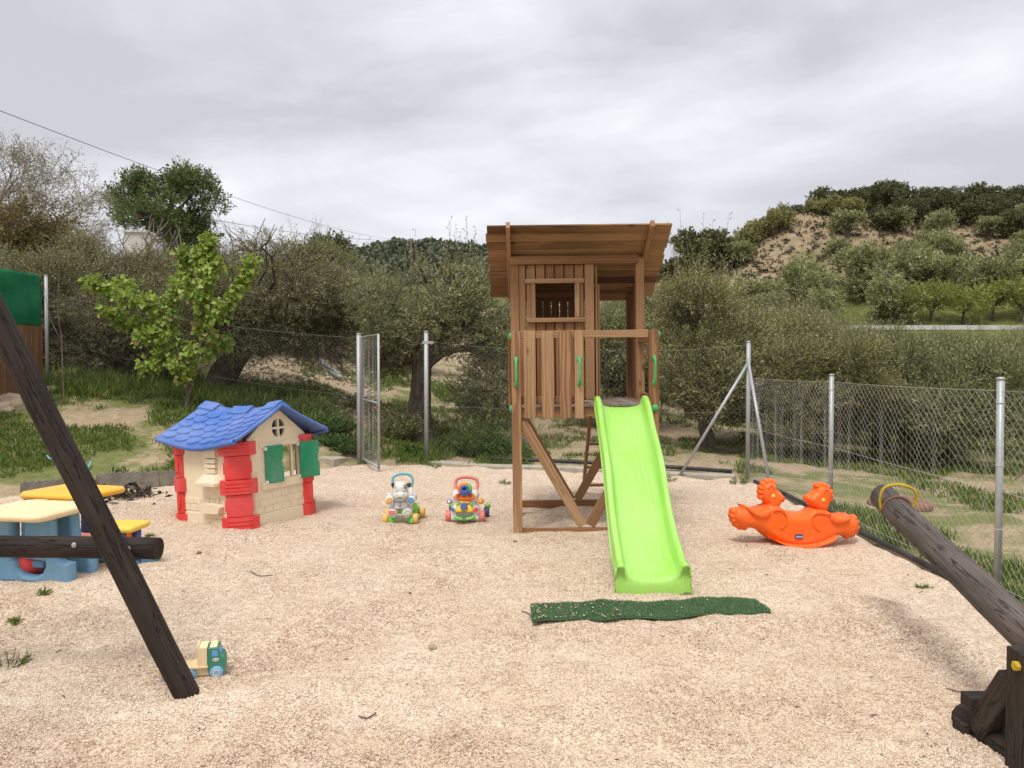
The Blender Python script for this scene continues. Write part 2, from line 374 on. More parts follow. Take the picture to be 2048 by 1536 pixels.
def slide_mat():
    s = NT('lime slide plastic'); o = s.obj(); n = s.noise(o, 2.2, 4, .6); st = s.noise(s.map(o, (60, 1.6, 1.6)), 1, 4, .7); d = s.noise(o, 26, 5, .7)
    c = s.mix(s.ramp(n, [(.4, 0.), (.68, .55)]), (.32, .635, .095), (.41, .675, .18)); c = s.mix(s.ramp(st, [(.52, 0.), (.7, .5)]), c, (.55, .70, .36)); c = s.mix(s.ramp(d, [(.58, 0.), (.8, .4)]), c, (.30, .42, .12))
    return s.fin(c, s.ramp(st, [(.4, .28), (.7, .5)]), s.bump(st, .05, .003), .45)
MAT['lime'] = slide_mat(); MAT['orange'] = plastic('orange rocker plastic', (.93, .135, .006), .4, .08, .03); MAT['beige'] = plastic('beige playhouse plastic', (.80, .68, .48), .5, .2, .1); MAT['blue'] = plastic('faded blue plastic', (.055, .145, .45), .5, .2, .14)
def metal(name, c, r=.5):
    s = NT(name); o = s.obj(); n = s.noise(o, 30, 4, .6); n2 = s.noise(o, 4, 3)
    cc = s.mix(s.ramp(n, [(.4, 0.), (.7, .5)]), c, tuple(x * .7 for x in c)); cc = s.mix(s.ramp(n2, [(.5, 0.), (.75, .35)]), cc, (.33, .30, .26))
    return s.fin(cc, r, None, .5, .35)
MAT['galv'] = metal('galvanised steel', (.42, .43, .43)); MAT['wire'] = metal('galvanised wire', (.60, .60, .57)); MAT['wire_far'] = metal('dull fence wire', (.24, .25, .23))
MAT['hose'] = plastic('black hose rubber', (.018, .018, .018), .55, .2, .05); MAT['concrete'] = stone('concrete', (.33, .30, .25), (.46, .40, .32), 6)
MAT['kerb'] = stone('scalloped concrete', (.17, .155, .125), (.27, .25, .205), 7); MAT['rock'] = stone('rock', (.36, .28, .19), (.5, .4, .29), 5, .03)
MAT['lid'] = stone('brown lid', (.17, .09, .06), (.27, .15, .10), 9); MAT['plaster'] = stone('white plaster', (.5, .47, .43), (.62, .6, .56), 3)
MAT['tile'] = stone('clay tiles', (.25, .12, .07), (.33, .18, .11), 10)
MAT['oak_bark'] = bark('bark', (.055, .042, .032), (.13, .10, .08)); MAT['olive_bark'] = bark('olive bark', (.07, .055, .042), (.2, .165, .13))
MAT['pale_bark'] = bark('pale bark', (.20, .165, .135), (.34, .29, .24)); MAT['twig_bark'] = bark('twig bark', (.13, .095, .075), (.24, .19, .155))
MAT['olive'] = leaf('olive leaves', [(0, (0.127, 0.138, 0.062)), (.45, (0.263, 0.278, 0.129)), (.75, (0.398, 0.412, 0.225)), (1, (0.631, 0.631, 0.409))], 0.32)
MAT['olive_pale'] = leaf('olive pale leaves', [(0, (0.161, 0.161, 0.066)), (.45, (0.301, 0.296, 0.132)), (.75, (0.419, 0.407, 0.210)), (1, (0.579, 0.567, 0.342))], 0.32)
MAT['olive_brown'] = leaf('olive brown leaves', [(0, (0.122, 0.119, 0.060)), (.45, (0.232, 0.222, 0.120)), (.75, (0.348, 0.330, 0.195)), (1, (0.517, 0.500, 0.329))], 0.32)
MAT['oak'] = leaf('oak leaves', [(0, (0.057, 0.064, 0.029)), (.5, (0.115, 0.124, 0.053)), (1, (0.213, 0.207, 0.094))], 0.12)
MAT['dense'] = leaf('dense leaves', [(0, (0.060, 0.098, 0.030)), (.5, (0.126, 0.181, 0.061)), (1, (0.228, 0.274, 0.108))], 0.2)
MAT['lime_leaf'] = leaf('lime leaf leaves', [(0, (0.119, 0.194, 0.030)), (.35, (0.216, 0.317, 0.048)), (.7, (0.335, 0.428, 0.082)), (.92, (0.454, 0.510, 0.164)), (1, (0.270, 0.174, 0.082))], 0.35)
MAT['almond'] = leaf('almond leaves', [(0, (.16, .19, .045)), (.5, (.29, .325, .085)), (1, (.42, .45, .16))], .35)
MAT['yellowbrown'] = leaf('yellow brown leaves', [(0, (.10, .07, .03)), (.5, (.19, .135, .05)), (.8, (.2, .2, .06)), (1, (.30, .24, .10))], .2)
MAT['willow'] = leaf('willow buds', [(0, (0.237, 0.206, 0.163)), (.6, (0.350, 0.312, 0.237)), (1, (0.325, 0.350, 0.188))], .2)
MAT['grass'] = leaf('grass blades', [(0, (0.075, 0.115, 0.026)), (.5, (0.149, 0.213, 0.043)), (.85, (0.256, 0.310, 0.086)), (1, (0.446, 0.345, 0.202))], .3)
MAT['weed'] = leaf('weed leaves', [(0, (.04, .085, .015)), (.6, (.085, .16, .03)), (.97, (.15, .23, .05)), (1, (.55, .5, .05))], .25)
MAT['turf'] = leaf('turf leaves', [(0, (0.070, 0.140, 0.064)), (.5, (0.130, 0.235, 0.112)), (1, (0.260, 0.357, 0.192))], 0.1)
MAT['deadleaf'] = leaf('dead leaves', [(0, (.03, .022, .017)), (.6, (.07, .05, .036)), (1, (.15, .11, .075))], .05)
MAT['scrub'] = leaf('dry scrub', [(0, (.05, .045, .025)), (.5, (.10, .09, .05)), (1, (.17, .15, .085))], .1)
MAT['wood_far'] = leaf('wood far leaves', [(0, (.06, .072, .045)), (.5, (.10, .115, .07)), (1, (.17, .18, .11))], 0.1)
# ------------------------------------------------------------------ terrain
CP = [(0, 960, 10), (0, 900, 11.3), (0, 830, 12.8), (0, 790, 13.6), (97, 775, 14.2), (200, 900, 11.2), (250, 850, 12.5), (375, 812, 13.5), (330, 930, 10.6),
      (620, 895, 12.6), (620, 850, 13.7), (430, 790, 16), (560, 790, 15.8), (600, 760, 18), (650, 700, 24), (500, 700, 22), (700, 845, 15), (780, 905, 13.4),
      (780, 875, 15), (840, 890, 15.3), (740, 800, 19), (740, 740, 27), (950, 905, 14), (950, 832, 19), (950, 790, 25), (1130, 905, 14), (1130, 850, 18.5),
      (1240, 900, 14.2), (1400, 905, 14.2), (1400, 855, 19), (1600, 960, 11.6), (1750, 965, 12), (2000, 1100, 7.1), (2048, 1200, 5.6), (1800, 930, 14),
      (2040, 970, 12.5), (1900, 900, 18), (1500, 840, 25), (2000, 850, 30), (1700, 800, 40), (2000, 740, 58), (1770, 659, 85), (2048, 658, 85), (1400, 690, 75),
      (1500, 600, 105), (1800, 590, 100), (2048, 590, 100), (1700, 520, 118), (1450, 540, 120), (2048, 510, 120), (1600, 425, 136), (1530, 455, 140), (1800, 425, 140),
      (2048, 425, 140), (1400, 540, 150), (1340, 565, 160), (2400, 425, 140), (2500, 600, 100), (2500, 690, 60), (1000, 718, 60), (850, 700, 80), (1150, 700, 80),
      (1240, 640, 130), (1000, 640, 200), (240, 560, 40), (0, 600, 30), (500, 625, 40), (700, 640, 60), (0, 520, 55), (-500, 560, 40), (-500, 700, 18), (400, 560, 90),
      (1800, 470, 200), (2400, 480, 200), (1000, 620, 260), (300, 520, 200)]
cp = np.array([tuple(at(*c)) for c in CP])
ex = [(-7.5, y, .02) for y in (-4, 0, 4, 8)] + [(-12, -4, .1), (-12, 4, .5), (-11, 9, .6), (-20, -20, .1), (0, -30, 0), (0, -6, 0), (20, -20, -.3), (3.6, 2, -.06), (3.6, 6, -.05), (3.7, 9, -.03),
      (3.6, -5, -.05), (8, 0, -.2), (9, 6, -.3), (3.6, 11.3, .0), (1.5, 12.2, .01), (0, 12.7, .02), (-1.9, 12.9, .04), (0, 5, 0), (-3, 3, 0), (2, 8, 0), (-2, 9, 0), (-4.6, 10.7, .12), (-5.6, 10.1, .04), (-6.4, 9.4, .02),
      (-40, 300, 25), (-200, 100, 15), (200, 100, 20), (100, 250, 24), (200, 300, 24), (-300, -300, 0), (300, -300, 0)]
cp = np.vstack([cp, np.array(ex)])
_d = np.linalg.norm(cp[:, None, :2] - cp[None, :, :2], axis=2); _n = len(cp)
_A = np.zeros((_n + 1, _n + 1)); _A[:_n, :_n] = _d; _A[:_n, _n] = 1; _A[_n, :_n] = 1
_w = np.linalg.solve(_A + np.diag([1e-4] * _n + [0]), np.append(cp[:, 2], 0))
def rbf(x, y):
    x = np.asarray(x, float).ravel(); y = np.asarray(y, float).ravel(); o = np.zeros(len(x))
    for k in range(0, len(x), 20000):
        d = np.sqrt((x[k:k + 20000, None] - cp[None, :, 0]) ** 2 + (y[k:k + 20000, None] - cp[None, :, 1]) ** 2)
        o[k:k + 20000] = d @ _w[:_n] + _w[_n]
    return o
POLY = np.array([(-8, -4), (-8, 6), (-6.9, 8.6), (-6.1, 9.15), (-5.35, 9.75), (-4.4, 10.1), (-3.9, 11), (-3.1, 12.05), (-2.5, 12.25), (-1.4, 12.25), (.05, 11.75), (1.6, 11.3), (3.28, 10.75),
                 (3.3, 8.2), (3.25, 5.6), (3.0, 4.6), (2.9, 3), (2.9, -4)], float)
def poly_sd(x, y):                     # signed distance to the gravel outline, positive inside
    Q = np.stack([np.ravel(x), np.ravel(y)], 1); b = np.roll(POLY, -1, 0); e = b - POLY; best = np.full(len(Q), 1e9); ins = np.zeros(len(Q), bool)
    for a, bb, ee in zip(POLY, b, e):
        t = np.clip(((Q - a) @ ee) / (ee @ ee), 0, 1); best = np.minimum(best, np.linalg.norm(Q - (a + t[:, None] * ee), axis=1))
        c = ((a[1] > Q[:, 1]) != (bb[1] > Q[:, 1])) & (Q[:, 0] < (bb[0] - a[0]) * (Q[:, 1] - a[1]) / (bb[1] - a[1] + 1e-12) + a[0]); ins ^= c
    return np.where(ins, best, -best)
def tz(x, y):
    x = np.ravel(np.asarray(x, float)); y = np.ravel(np.asarray(y, float)); z = rbf(x, y); r = np.hypot(x, y)
    sd_ = poly_sd(x, y); k = np.clip((-sd_ - .05) / 1.2, 0, 1)
    z = z + k * ((fbm(x * .9, y * .9, 4, 3) - .5) * .22 + (fbm(x * 3.1, y * 3.1, 3, 6) - .5) * .07) * np.clip(r / 10, .5, 1)
    far = np.clip((r - 30) / 60, 0, 1); z = z + far * (fbm(x * .09, y * .09, 4, 9) - .5) * 3.0 * (np.abs(z - 5.6) > -1)
    rd = np.exp(-((y - road_y(x)) / 4.0) ** 2) * (x > 25); z = z * (1 - rd) + rd * 5.45
    kk = np.clip(-sd_ / .35, 0, 1); z = np.where(sd_ > 0, np.minimum(z, 0) * 0 - .07 - np.minimum(sd_, .5) * .1, z * kk - .07 * (1 - kk))
    return z
def road_y(x): return 85 + (np.asarray(x) - 45) * -.02
def tz1(x, y): return float(tz([x], [y])[0])
def on(px, py_or_D, D=None):           # point on the terrain below a column of the photograph
    D = D if D is not None else py_or_D; p = at(px, 768, D); return Vector((p.x, D, tz1(p.x, D)))
def terrain_mats():
    s = NT('earth and grass'); p = s.geo(); g = s.attr('grassy').outputs['Fac']; fr = s.attr('farness').outputs['Fac']
    n1 = s.noise(p, .9, 5, .6); n2 = s.noise(p, 7, 4, .65); n3 = s.noise(p, 40, 3, .6); n4 = s.noise(p, .16, 4, .6)
    earth = s.mix(s.ramp(n2, [(.35, 0.), (.65, 1.)]), (.33, .24, .145), (.46, .365, .245)); earth = s.mix(s.ramp(n3, [(.4, 0.), (.75, .55)]), earth, (.24, .165, .10))
    earth = s.mix(s.ramp(n1, [(.4, 0.), (.65, .5)]), earth, (.30, .25, .16))
    v = s.N('ShaderNodeTexVoronoi'); s.L(p, v.inputs['Vector']); v.inputs['Scale'].default_value = 13
    st = s.ramp(v.outputs['Distance'], [(.16, .6), (.28, 0.)]); earth = s.mix(st, earth, (.52, .44, .33))
    gr = s.mix(s.ramp(n2, [(.35, 0.), (.65, 1.)]), (.085, .115, .03), (.16, .19, .055)); gr = s.mix(s.ramp(n3, [(.4, 0.), (.66, .65)]), gr, (.25, .21, .11))
    fac = s.math('ADD', g, s.math('MULTIPLY', s.math('SUBTRACT', s.math('ADD', n1, s.math('MULTIPLY', n2, .4)), .7), 1.6))
    c = s.mix(s.ramp(fac, [(.42, 0.), (.6, 1.)]), earth, gr)
    nb = s.bump(n2, .6, .08); nb = s.bump(n3, .5, .02, nb); nb = s.bump(v.outputs['Distance'], .4, .02, nb)
    return s.fin(c, .95, nb, .1)
MAT['earth'] = terrain_mats()
def hill_mat():
    s = NT('bare tan slope'); p = s.geo(); g = s.attr('grassy').outputs['Fac']
    n1 = s.noise(p, .12, 5, .65); n2 = s.noise(p, .55, 5, .7); n3 = s.noise(p, 2.4, 3, .6)
    e = s.mix(s.ramp(n2, [(.35, 0.), (.65, 1.)]), (.27, .195, .12), (.40, .30, .19)); e = s.mix(s.ramp(n3, [(.5, 0.), (.68, .75)]), e, (.13, .11, .07))
    e = s.mix(s.ramp(n1, [(.5, 0.), (.66, .7)]), e, (.19, .165, .10))
    gr = s.mix(s.ramp(n2, [(.35, 0.), (.65, 1.)]), (.085, .105, .03), (.17, .185, .06)); gr = s.mix(s.ramp(n3, [(.5, 0.), (.7, .6)]), gr, (.20, .17, .09))
    c = s.mix(s.ramp(s.math('ADD', g, s.math('MULTIPLY', s.math('SUBTRACT', n1, .5), 1.4)), [(.4, 0.), (.6, 1.)]), e, gr)
    return s.fin(c, .95, s.bump(n3, .8, .4), .05)
MAT['hill'] = hill_mat()
def grassy(x, y):                       # where grass grows on the plot and slopes
    x = np.ravel(x); y = np.ravel(y); px = 1024 + FPX * x / np.maximum(y, .1); g = np.full(len(x), .12)
    g = np.where((px < 640) & (y > 9) & (y < 15.5), .62, g); g = np.where((px < 60) & (y > 12.8) & (y < 14.4), .3, g); g = np.where((px < 430) & (y > 15.5) & (y < 30), .6, g)
    g = np.where((px > 620) & (px < 1060) & (y > 12) & (y < 15.5), .36, g); g = np.where((px > 690) & (px < 1060) & (y > 16.5) & (y < 34), .44, g)
    g = np.where((x > 3.5) & (y < 11), .60, g); g = np.where((px > 1060) & (y > 12.4) & (y < 17), .38, g); g = np.where((px > 1480) & (y > 8) & (y < 34), .54, g)
    g = np.where((y > 30) & (px > 1200), .55, g)
    dip = np.exp(-((px - 210) / 110) ** 2 - ((y - 12.7) / .55) ** 2); return g - .5 * dip
def polar(angles, radii):
    A, R = np.meshgrid(angles, radii); X = np.sin(A) * R; Y = np.cos(A) * R; return X, Y
ang = np.concatenate([np.linspace(-pi, -.75, 36, endpoint=False), np.linspace(-.75, .80, 340, endpoint=False), np.linspace(.80, pi, 36)])
radi = np.geomspace(.6, 320, 250)
X, Y = polar(ang, radi); Z = tz(X, Y).reshape(X.shape)
# beyond the hills everything falls away below the sight line
def grid_faces(nr, na): i = np.arange(nr - 1)[:, None] * na; j = np.arange(na - 1)[None]; return np.stack([i + j, i + j + 1, i + j + 1 + na, i + j + na], 2).reshape(-1, 4)
F = grid_faces(*X.shape); V = np.stack([X.ravel(), Y.ravel(), Z.ravel()], 1)
fc = V[F].mean(1); R_ = np.hypot(fc[:, 0], fc[:, 1]); ishill = (R_ > 70) & (fc[:, 1] > 30) & (fc[:, 0] / np.maximum(fc[:, 1], 1) > .14)
def hillgrass(x, y, z): return np.clip(.72 - (z - 9) / 24, .1, .8)
def sub(name, Fm, m, ga):
    ids, inv = np.unique(Fm, return_inverse=True); Vs = V[ids]
    return np_mesh(name, Vs, inv.reshape(-1, 4), m, None, {'grassy': ga(Vs)}, True)
tag(sub('terrain', F[~ishill], MAT['earth'], lambda v: grassy(v[:, 0], v[:, 1])), kind='structure')
tag(sub('hill', F[ishill], MAT['hill'], lambda v: hillgrass(v[:, 0], v[:, 1], v[:, 2])), kind='structure')
# distant wooded hill
RID = [(-900, 600), (300, 590), (560, 575), (640, 548), (700, 516), (760, 500), (815, 492), (850, 489), (900, 492), (960, 498), (1000, 500), (1060, 508), (1150, 520), (1240, 532), (1345, 545), (1420, 570), (1600, 620), (2600, 640)]
rx = np.array([r[0] for r in RID]); rz_ = np.array([(731 - r[1]) / FPX * 640 + 1.6 for r in RID])
def far_z(x, y):
    px = 1024 + FPX * x / y; h = np.interp(px, rx, rz_); t = (y - 380) / 260
    return -8 + (h + 8) * np.where(t < 1, np.clip(t, 0, 1) ** .8, np.clip(1 - (t - 1) * .35, 0, 1)) + (fbm(x * .02, y * .02, 4, 12) - .5) * 14 * np.clip(t, 0, 1)
gx = np.linspace(-.62, .55, 200); gy = np.linspace(340, 1100, 70); GX, GY = np.meshgrid(gx, gy); FX = GX * GY; FZ = far_z(FX, GY)
tag(np_mesh('distant_hill', np.stack([FX.ravel(), GY.ravel(), FZ.ravel()], 1), grid_faces(70, 200), MAT['hill'], None, {'grassy': np.full(FX.size, .75)}, True), kind='structure')
def blobs(n, P, S, k=14, q=.75):               # far tree canopies: clumps of leaf sized faces
    P = np.repeat(P, k, 0); S = np.repeat(S, k); d = rng.normal(size=P.shape); d /= np.linalg.norm(d, axis=1, keepdims=True); d[:, 2] = np.abs(d[:, 2]) * .9
    C = P + d * S[:, None] * rng.uniform(.5, 1, (len(P), 1)) * np.array([.55, .55, .8])
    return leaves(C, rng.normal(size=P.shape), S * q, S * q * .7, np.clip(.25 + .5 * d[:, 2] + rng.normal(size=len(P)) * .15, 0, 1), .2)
fy = rng.uniform(450, 660, 5200); fx = rng.uniform(-.30, .34, 5200) * fy; keep = fbm(fx * .011, fy * .011, 3, 21) + (fy - 560) / 900 > .44
fx, fy = fx[keep], fy[keep]; P = np.stack([fx, fy, far_z(fx, fy)], 1)
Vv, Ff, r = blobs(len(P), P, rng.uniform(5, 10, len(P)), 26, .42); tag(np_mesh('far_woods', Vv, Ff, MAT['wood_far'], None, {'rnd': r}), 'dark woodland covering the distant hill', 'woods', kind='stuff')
# white road at the foot of the hill
rxs = np.linspace(28, 140, 60); ry = road_y(rxs); m = MB()
vs = []; 
for x, y in zip(rxs, ry): vs += [(x, y - 1.5, 5.62), (x, y + 1.5, 5.66)]
tag(np_mesh('road', np.array(vs), np.array([(2 * i, 2 * i + 2, 2 * i + 3, 2 * i + 1) for i in range(59)]), stone('pale road gravel', (.55, .52, .46), (.66, .63, .57), .6)), kind='structure')
m = MB(); m.v = []
for i in range(59): m.bar((rxs[i], ry[i] - 2.0, 5.68), (rxs[i + 1], ry[i + 1] - 2.0, 5.68), .25, .5)
tag(m.build('low_white_wall', MAT['plaster']), 'long low whitewashed wall edging the road at the foot of the hill', 'wall')
# gravel yard
def gz(x, y):
    x = np.asarray(x, float); y = np.asarray(y, float)
    z = (fbm(x * .55, y * .55, 3, 31) - .5) * .07 + (fbm(x * 2.4, y * 2.4, 2, 35) - .5) * .085 + (fbm(x * 6, y * 6, 2, 38) - .5) * .042
    return z - .004
def gz1(x, y): return float(gz(np.array([x]), np.array([y]))[0])
def gravel_mat():
    s = NT('crushed pink beige stone'); p = s.geo()
    v = s.N('ShaderNodeTexVoronoi'); s.L(p, v.inputs['Vector']); v.inputs['Scale'].default_value = 84; v.inputs['Randomness'].default_value = 1
    hsv = s.N('ShaderNodeSeparateColor'); s.L(v.outputs['Color'], hsv.inputs[0])
    c = s.ramp(hsv.outputs[0], [(0, (.40, .275, .185)), (.2, (.58, .435, .315)), (.6, (.73, .585, .44)), (.9, (.83, .715, .57)), (1., (.46, .37, .28))])
    n = s.noise(p, 1.3, 4, .6); n2 = s.noise(p, 11, 3, .6)
    c = s.mix(s.ramp(n, [(.4, 0.), (.7, .28)]), c, (.58, .43, .29)); c = s.mix(s.ramp(n2, [(.5, 0.), (.7, .55)]), c, (.47, .33, .22))
    nb = s.bump(s.math('SUBTRACT', 1, v.outputs['Distance']), .9, .012); nb = s.bump(n2, .4, .03, nb)
    return s.fin(c, .9, nb, .15)
MAT['gravel'] = gravel_mat()
xs = np.arange(-8.4, 3.6, .05); ys = np.concatenate([np.arange(-4.2, 2.2, .2), np.arange(2.2, 12.7, .05)])
GX, GY = np.meshgrid(xs, ys); sd_ = poly_sd(GX, GY).reshape(GX.shape); GZ = gz(GX, GY) - np.clip(.05 - sd_, 0, 1) * .55 + np.clip(.5 - np.abs(sd_ - .1), 0, .5) * .03
F = grid_faces(len(ys), len(xs)); ok = (sd_.ravel()[F] > -.3).all(1); ids, inv = np.unique(F[ok], return_inverse=True)
tag(np_mesh('gravel', np.stack([GX.ravel(), GY.ravel(), GZ.ravel()], 1)[ids], inv.reshape(-1, 4), MAT['gravel'], None, None, True), kind='structure')
def stones(n, dmin, dmax, smin, smax):
    t = rng.random(n); D = dmin * (dmax / dmin) ** t; a = rng.uniform(-.74, .72, n); x = a * D; k = poly_sd(x, D) > .03; x, D = x[k], D[k]; n = len(x)
    s = rng.uniform(smin, smax, n); o = np.array([(1, 0, 0), (0, 1, 0), (-1, 0, 0), (0, -1, 0), (0, 0, .75), (0, 0, -.75)], float)
    o = o[None] * rng.uniform(.55, 1.2, (n, 6, 1)) * s[:, None, None]; th = rng.uniform(0, 2 * pi, n); tl = rng.normal(size=n) * .8
    c, sn = np.cos(th), np.sin(th); X_ = o[..., 0] * c[:, None] - o[..., 1] * sn[:, None]; Y_ = o[..., 0] * sn[:, None] + o[..., 1] * c[:, None]; Z_ = o[..., 2]
    c, sn = np.cos(tl)[:, None], np.sin(tl)[:, None]; X_, Z_ = X_ * c - Z_ * sn, X_ * sn + Z_ * c
    V = np.stack([X_ + x[:, None], Y_ + D[:, None], Z_ + (gz(x, D) + s * .25)[:, None]], 2).reshape(-1, 3)
    f = np.array([(0, 1, 4), (1, 2, 4), (2, 3, 4), (3, 0, 4), (1, 0, 5), (2, 1, 5), (3, 2, 5), (0, 3, 5)])
    tone = np.clip(rng.random(n) * .75 + (fbm(x * 2.1, D * 2.1, 4, 44) - .38) * 1.15, 0, 1); return V, (np.arange(n)[:, None, None] * 6 + f[None]).reshape(-1, 3), np.repeat(tone, 6)
s = NT('loose stones'); MAT['stones'] = s.fin(s.ramp(s.attr('rnd').outputs['Fac'], [(0, (.36, .24, .16)), (.18, (.56, .415, .30)), (.6, (.74, .60, .455)), (1, (.86, .75, .61))]), .9, None, .15)
Vv, Ff, r = stones(210000, 2.9, 9.5, .0036, .0078); tag(np_mesh('loose_gravel', Vv, Ff, MAT['stones'], None, {'rnd': r}), 'loose crushed beige stones lying over the yard', 'gravel', kind='stuff')
# ------------------------------------------------------------------ fences and gate
def chain(p0, p1, z0, z1, pitch=.055, r=.0016, base=None):
    p0 = np.array(p0, float); p1 = np.array(p1, float); L = np.linalg.norm(p1 - p0); d = (p1 - p0) / L; nrm = np.array([-d[1], d[0]])
    ns = int(L / pitch); A = []; B = []
    for i in range(ns):
        s0 = (i + .5) * pitch; t = s0 / L; zb, zt = z0[0] * (1 - t) + z0[1] * t, z1[0] * (1 - t) + z1[1] * t; k = max(2, int((zt - zb) / (pitch * .85))); sg = 1 if i % 2 else -1
        kk = np.arange(k + 1); s_ = s0 + np.where(kk % 2 == 0, -.5, .5) * pitch * sg; z = zb + (zt - zb) * kk / k
        bow = .02 * math.sin(t * 23) + .012 * math.sin(t * 57)
        off = np.where(kk % 2 == 0, 1, -1) * r * .8 + bow * np.sin(pi * (z - zb) / max(zt - zb, .01))
        Q = np.stack([p0[0] + d[0] * s_ + nrm[0] * off, p0[1] + d[1] * s_ + nrm[1] * off, z], 1); A.append(Q[:-1]); B.append(Q[1:])
    return prisms(np.vstack(A), np.vstack(B), r, r, 3)
def post(m, x, y, z0, z1, r=.025, cap=True):
    m.tube([(x, y, z0), (x, y, z1)], r, 12)
    if cap: m.tube([(x, y, z1), (x, y, z1 + .012), (x, y, z1 + .02)], [r * 1.12, r * 1.12, r * .6], 12)
def wire(m, a, b, sag=.02, r=.0018, n=12):
    a = Vector(a); b = Vector(b); P = [a.lerp(b, t / n) - Vector((0, 0, sag * 4 * (t / n) * (1 - t / n))) for t in range(n + 1)]; m.tube(P, r, 4)
CORNER = (3.38, 11.0); FR = [(3.45, 8.3), (3.42, 5.38), (3.36, 2.4)]
f = thing('chain_link_fence', 'low chain link fence with round grey posts running along the side by the orange rocker', 'fence', (3.42, 8.3, 0))
def loc(o, m): m.M = mov(-o.location.x, -o.location.y, -o.location.z); return m
for i, (x, y) in enumerate(FR):
    m = loc(f, MB()); post(m, x, y, -.1, 1.49 + .01 * i); m.build('post', MAT['galv'], f)
ptsF = [CORNER] + FR; H1 = [1.42, 1.42, 1.41, 1.41]
VV = []; FF = []; off = 0
for i in range(3):
    v_, f_ = chain(ptsF[i], ptsF[i + 1], (.0, .0), (H1[i], H1[i + 1]), .043, .0011); VV.append(v_ - np.array(f.location)); FF.append(f_ + off); off += len(v_)
np_mesh('wire_mesh', np.vstack(VV), np.vstack(FF), MAT['wire'], f)
m = loc(f, MB())
for i in range(3):
    for z in (1.425, .72, .05): wire(m, (*ptsF[i], z), (*ptsF[i + 1], z), .012, .0022)
m.build('tension_wire', MAT['wire'], f)
for (x, y) in FR:
    for z in (1.34, .9, .45): m = loc(f, MB()); m.tube([(x + .027 * math.cos(a), y + .027 * math.sin(a), z) for a in np.linspace(0, 2 * pi, 10)[:-1]], .003, 4, closed=True); m.build('wire_tie', MAT['wire'], f)
GPR = (-1.42, 12.72); GPL = (-2.47, 12.4)
b = thing('chain_link_fence', 'tall back chain link fence between the gateway and the braced corner post', 'fence', (1.0, 11.9, 0))
m = loc(b, MB()); post(m, *CORNER, -.1, 1.93, .03); m.build('corner_post', MAT['galv'], b)
m = loc(b, MB()); post(m, *GPR, -.1, 2.15, .036); m.box(GPR[0] - .06, GPR[0] + .13, GPR[1] - .035, GPR[1] - .03, 1.96, 2.0); m.build('gate_post', MAT['galv'], b)
for px, py, zt in ((1355, 952, 1.62), (1541, 972, 1.70)):
    q = gp(px, py, .0); m = loc(b, MB()); m.tube([(q.x, q.y, -.05), (CORNER[0] - .02, CORNER[1] - .03, zt)], .022, 10); m.build('diagonal_brace', MAT['galv'], b)
m = loc(b, MB()); m.tube([(CORNER[0] + .034 * math.cos(a), CORNER[1] + .034 * math.sin(a), 1.64) for a in np.linspace(0, 2 * pi, 12)[:-1]], .008, 5, closed=True); m.build('clamp', MAT['galv'], b)
v_, f_ = chain(GPR, CORNER, (.02, .02), (1.93, 1.82), .045, .0008); np_mesh('wire_mesh', v_ - np.array(b.location), f_, MAT['wire_far'], b)
m = loc(b, MB()); mid = ((GPR[0] + CORNER[0]) / 2, (GPR[1] + CORNER[1]) / 2)
wire(m, (*GPR, 2.0), (*mid, 1.86), .05, .0025); wire(m, (*mid, 1.86), (*CORNER, 1.90), .06, .0025); wire(m, (*GPR, .95), (*CORNER, .93), .05, .002); m.build('tension_wire', MAT['wire_far'], b)
LPX = at(95, 768, 14.3).x; LP = (LPX, 14.3); zl = tz1(*LP)
l = thing('chain_link_fence', 'back chain link fence climbing the grassy bank from the gate to the green screen', 'fence', (-5.5, 13.4, .5))
m = loc(l, MB()); post(m, *LP, zl - .2, at(92, 552, 14.3).z, .03); m.build('end_post', MAT['galv'], l)
m = loc(l, MB()); post(m, *GPL, -.1, 2.10, .036); m.build('gate_post', MAT['galv'], l)
zt0 = at(95, 640, 14.3).z; v_, f_ = chain(LP, GPL, (zl, .05), (zt0 + .5, 2.0), .045, .0008); np_mesh('wire_mesh', v_ - np.array(l.location), f_, MAT['wire_far'], l)
m = loc(l, MB()); wire(m, (*LP, zt0 + .5), (*GPL, 2.04), .12, .0025); wire(m, (*LP, zt0 - .35), (*GPL, 1.1), .12, .002); m.build('tension_wire', MAT['wire_far'], l)
g = thing('metal_gate', 'galvanised wire gate standing open toward the yard', 'gate', (GPL[0] + .06, GPL[1] - .02, .06))
E = at(757, 768, 11.42); gd = Vector((E.x - GPL[0] - .06, E.y - GPL[1] + .02, 0)); gw = gd.length; gd.normalize()
a_ = Vector((0, 0, 0)); e_ = gd * gw
m = MB(); m.tube([a_, (0, 0, 2.0), e_ + Vector((0, 0, 2.0)), e_ + Vector((0, 0, -.01))], .021, 10); m.tube([e_ + Vector((0, 0, .02)), a_ + Vector((0, 0, .04))], .021, 10); m.tube([Vector((0, 0, 1.0)), e_ + Vector((0, 0, .98))], .014, 8); m.build('frame', MAT['galv'], g)
v_, f_ = chain((0, 0), (e_.x, e_.y), (.04, .02), (1.98, 1.98), .035, .0009); np_mesh('wire_mesh', v_, f_, MAT['wire'], g)
m = MB(); q = e_ * .97 + Vector((0, 0, .93)); m.box(q.x - .03, q.x + .03, q.y - .03, q.y + .03, .86, .98); m.tube([q + Vector((0, -.03, 0)), q + Vector((.0, -.09, 0)), q + Vector((-.08, -.09, 0))], .008, 6); m.build('lock', MAT['lid'], g)
for z in (.3, 1.7):
    m = MB(); m.tube([(-.03, .02, z), (.0, .0, z), (.0, .0, z + .06)], .014, 6); m.build('hinge', MAT['galv'], g)
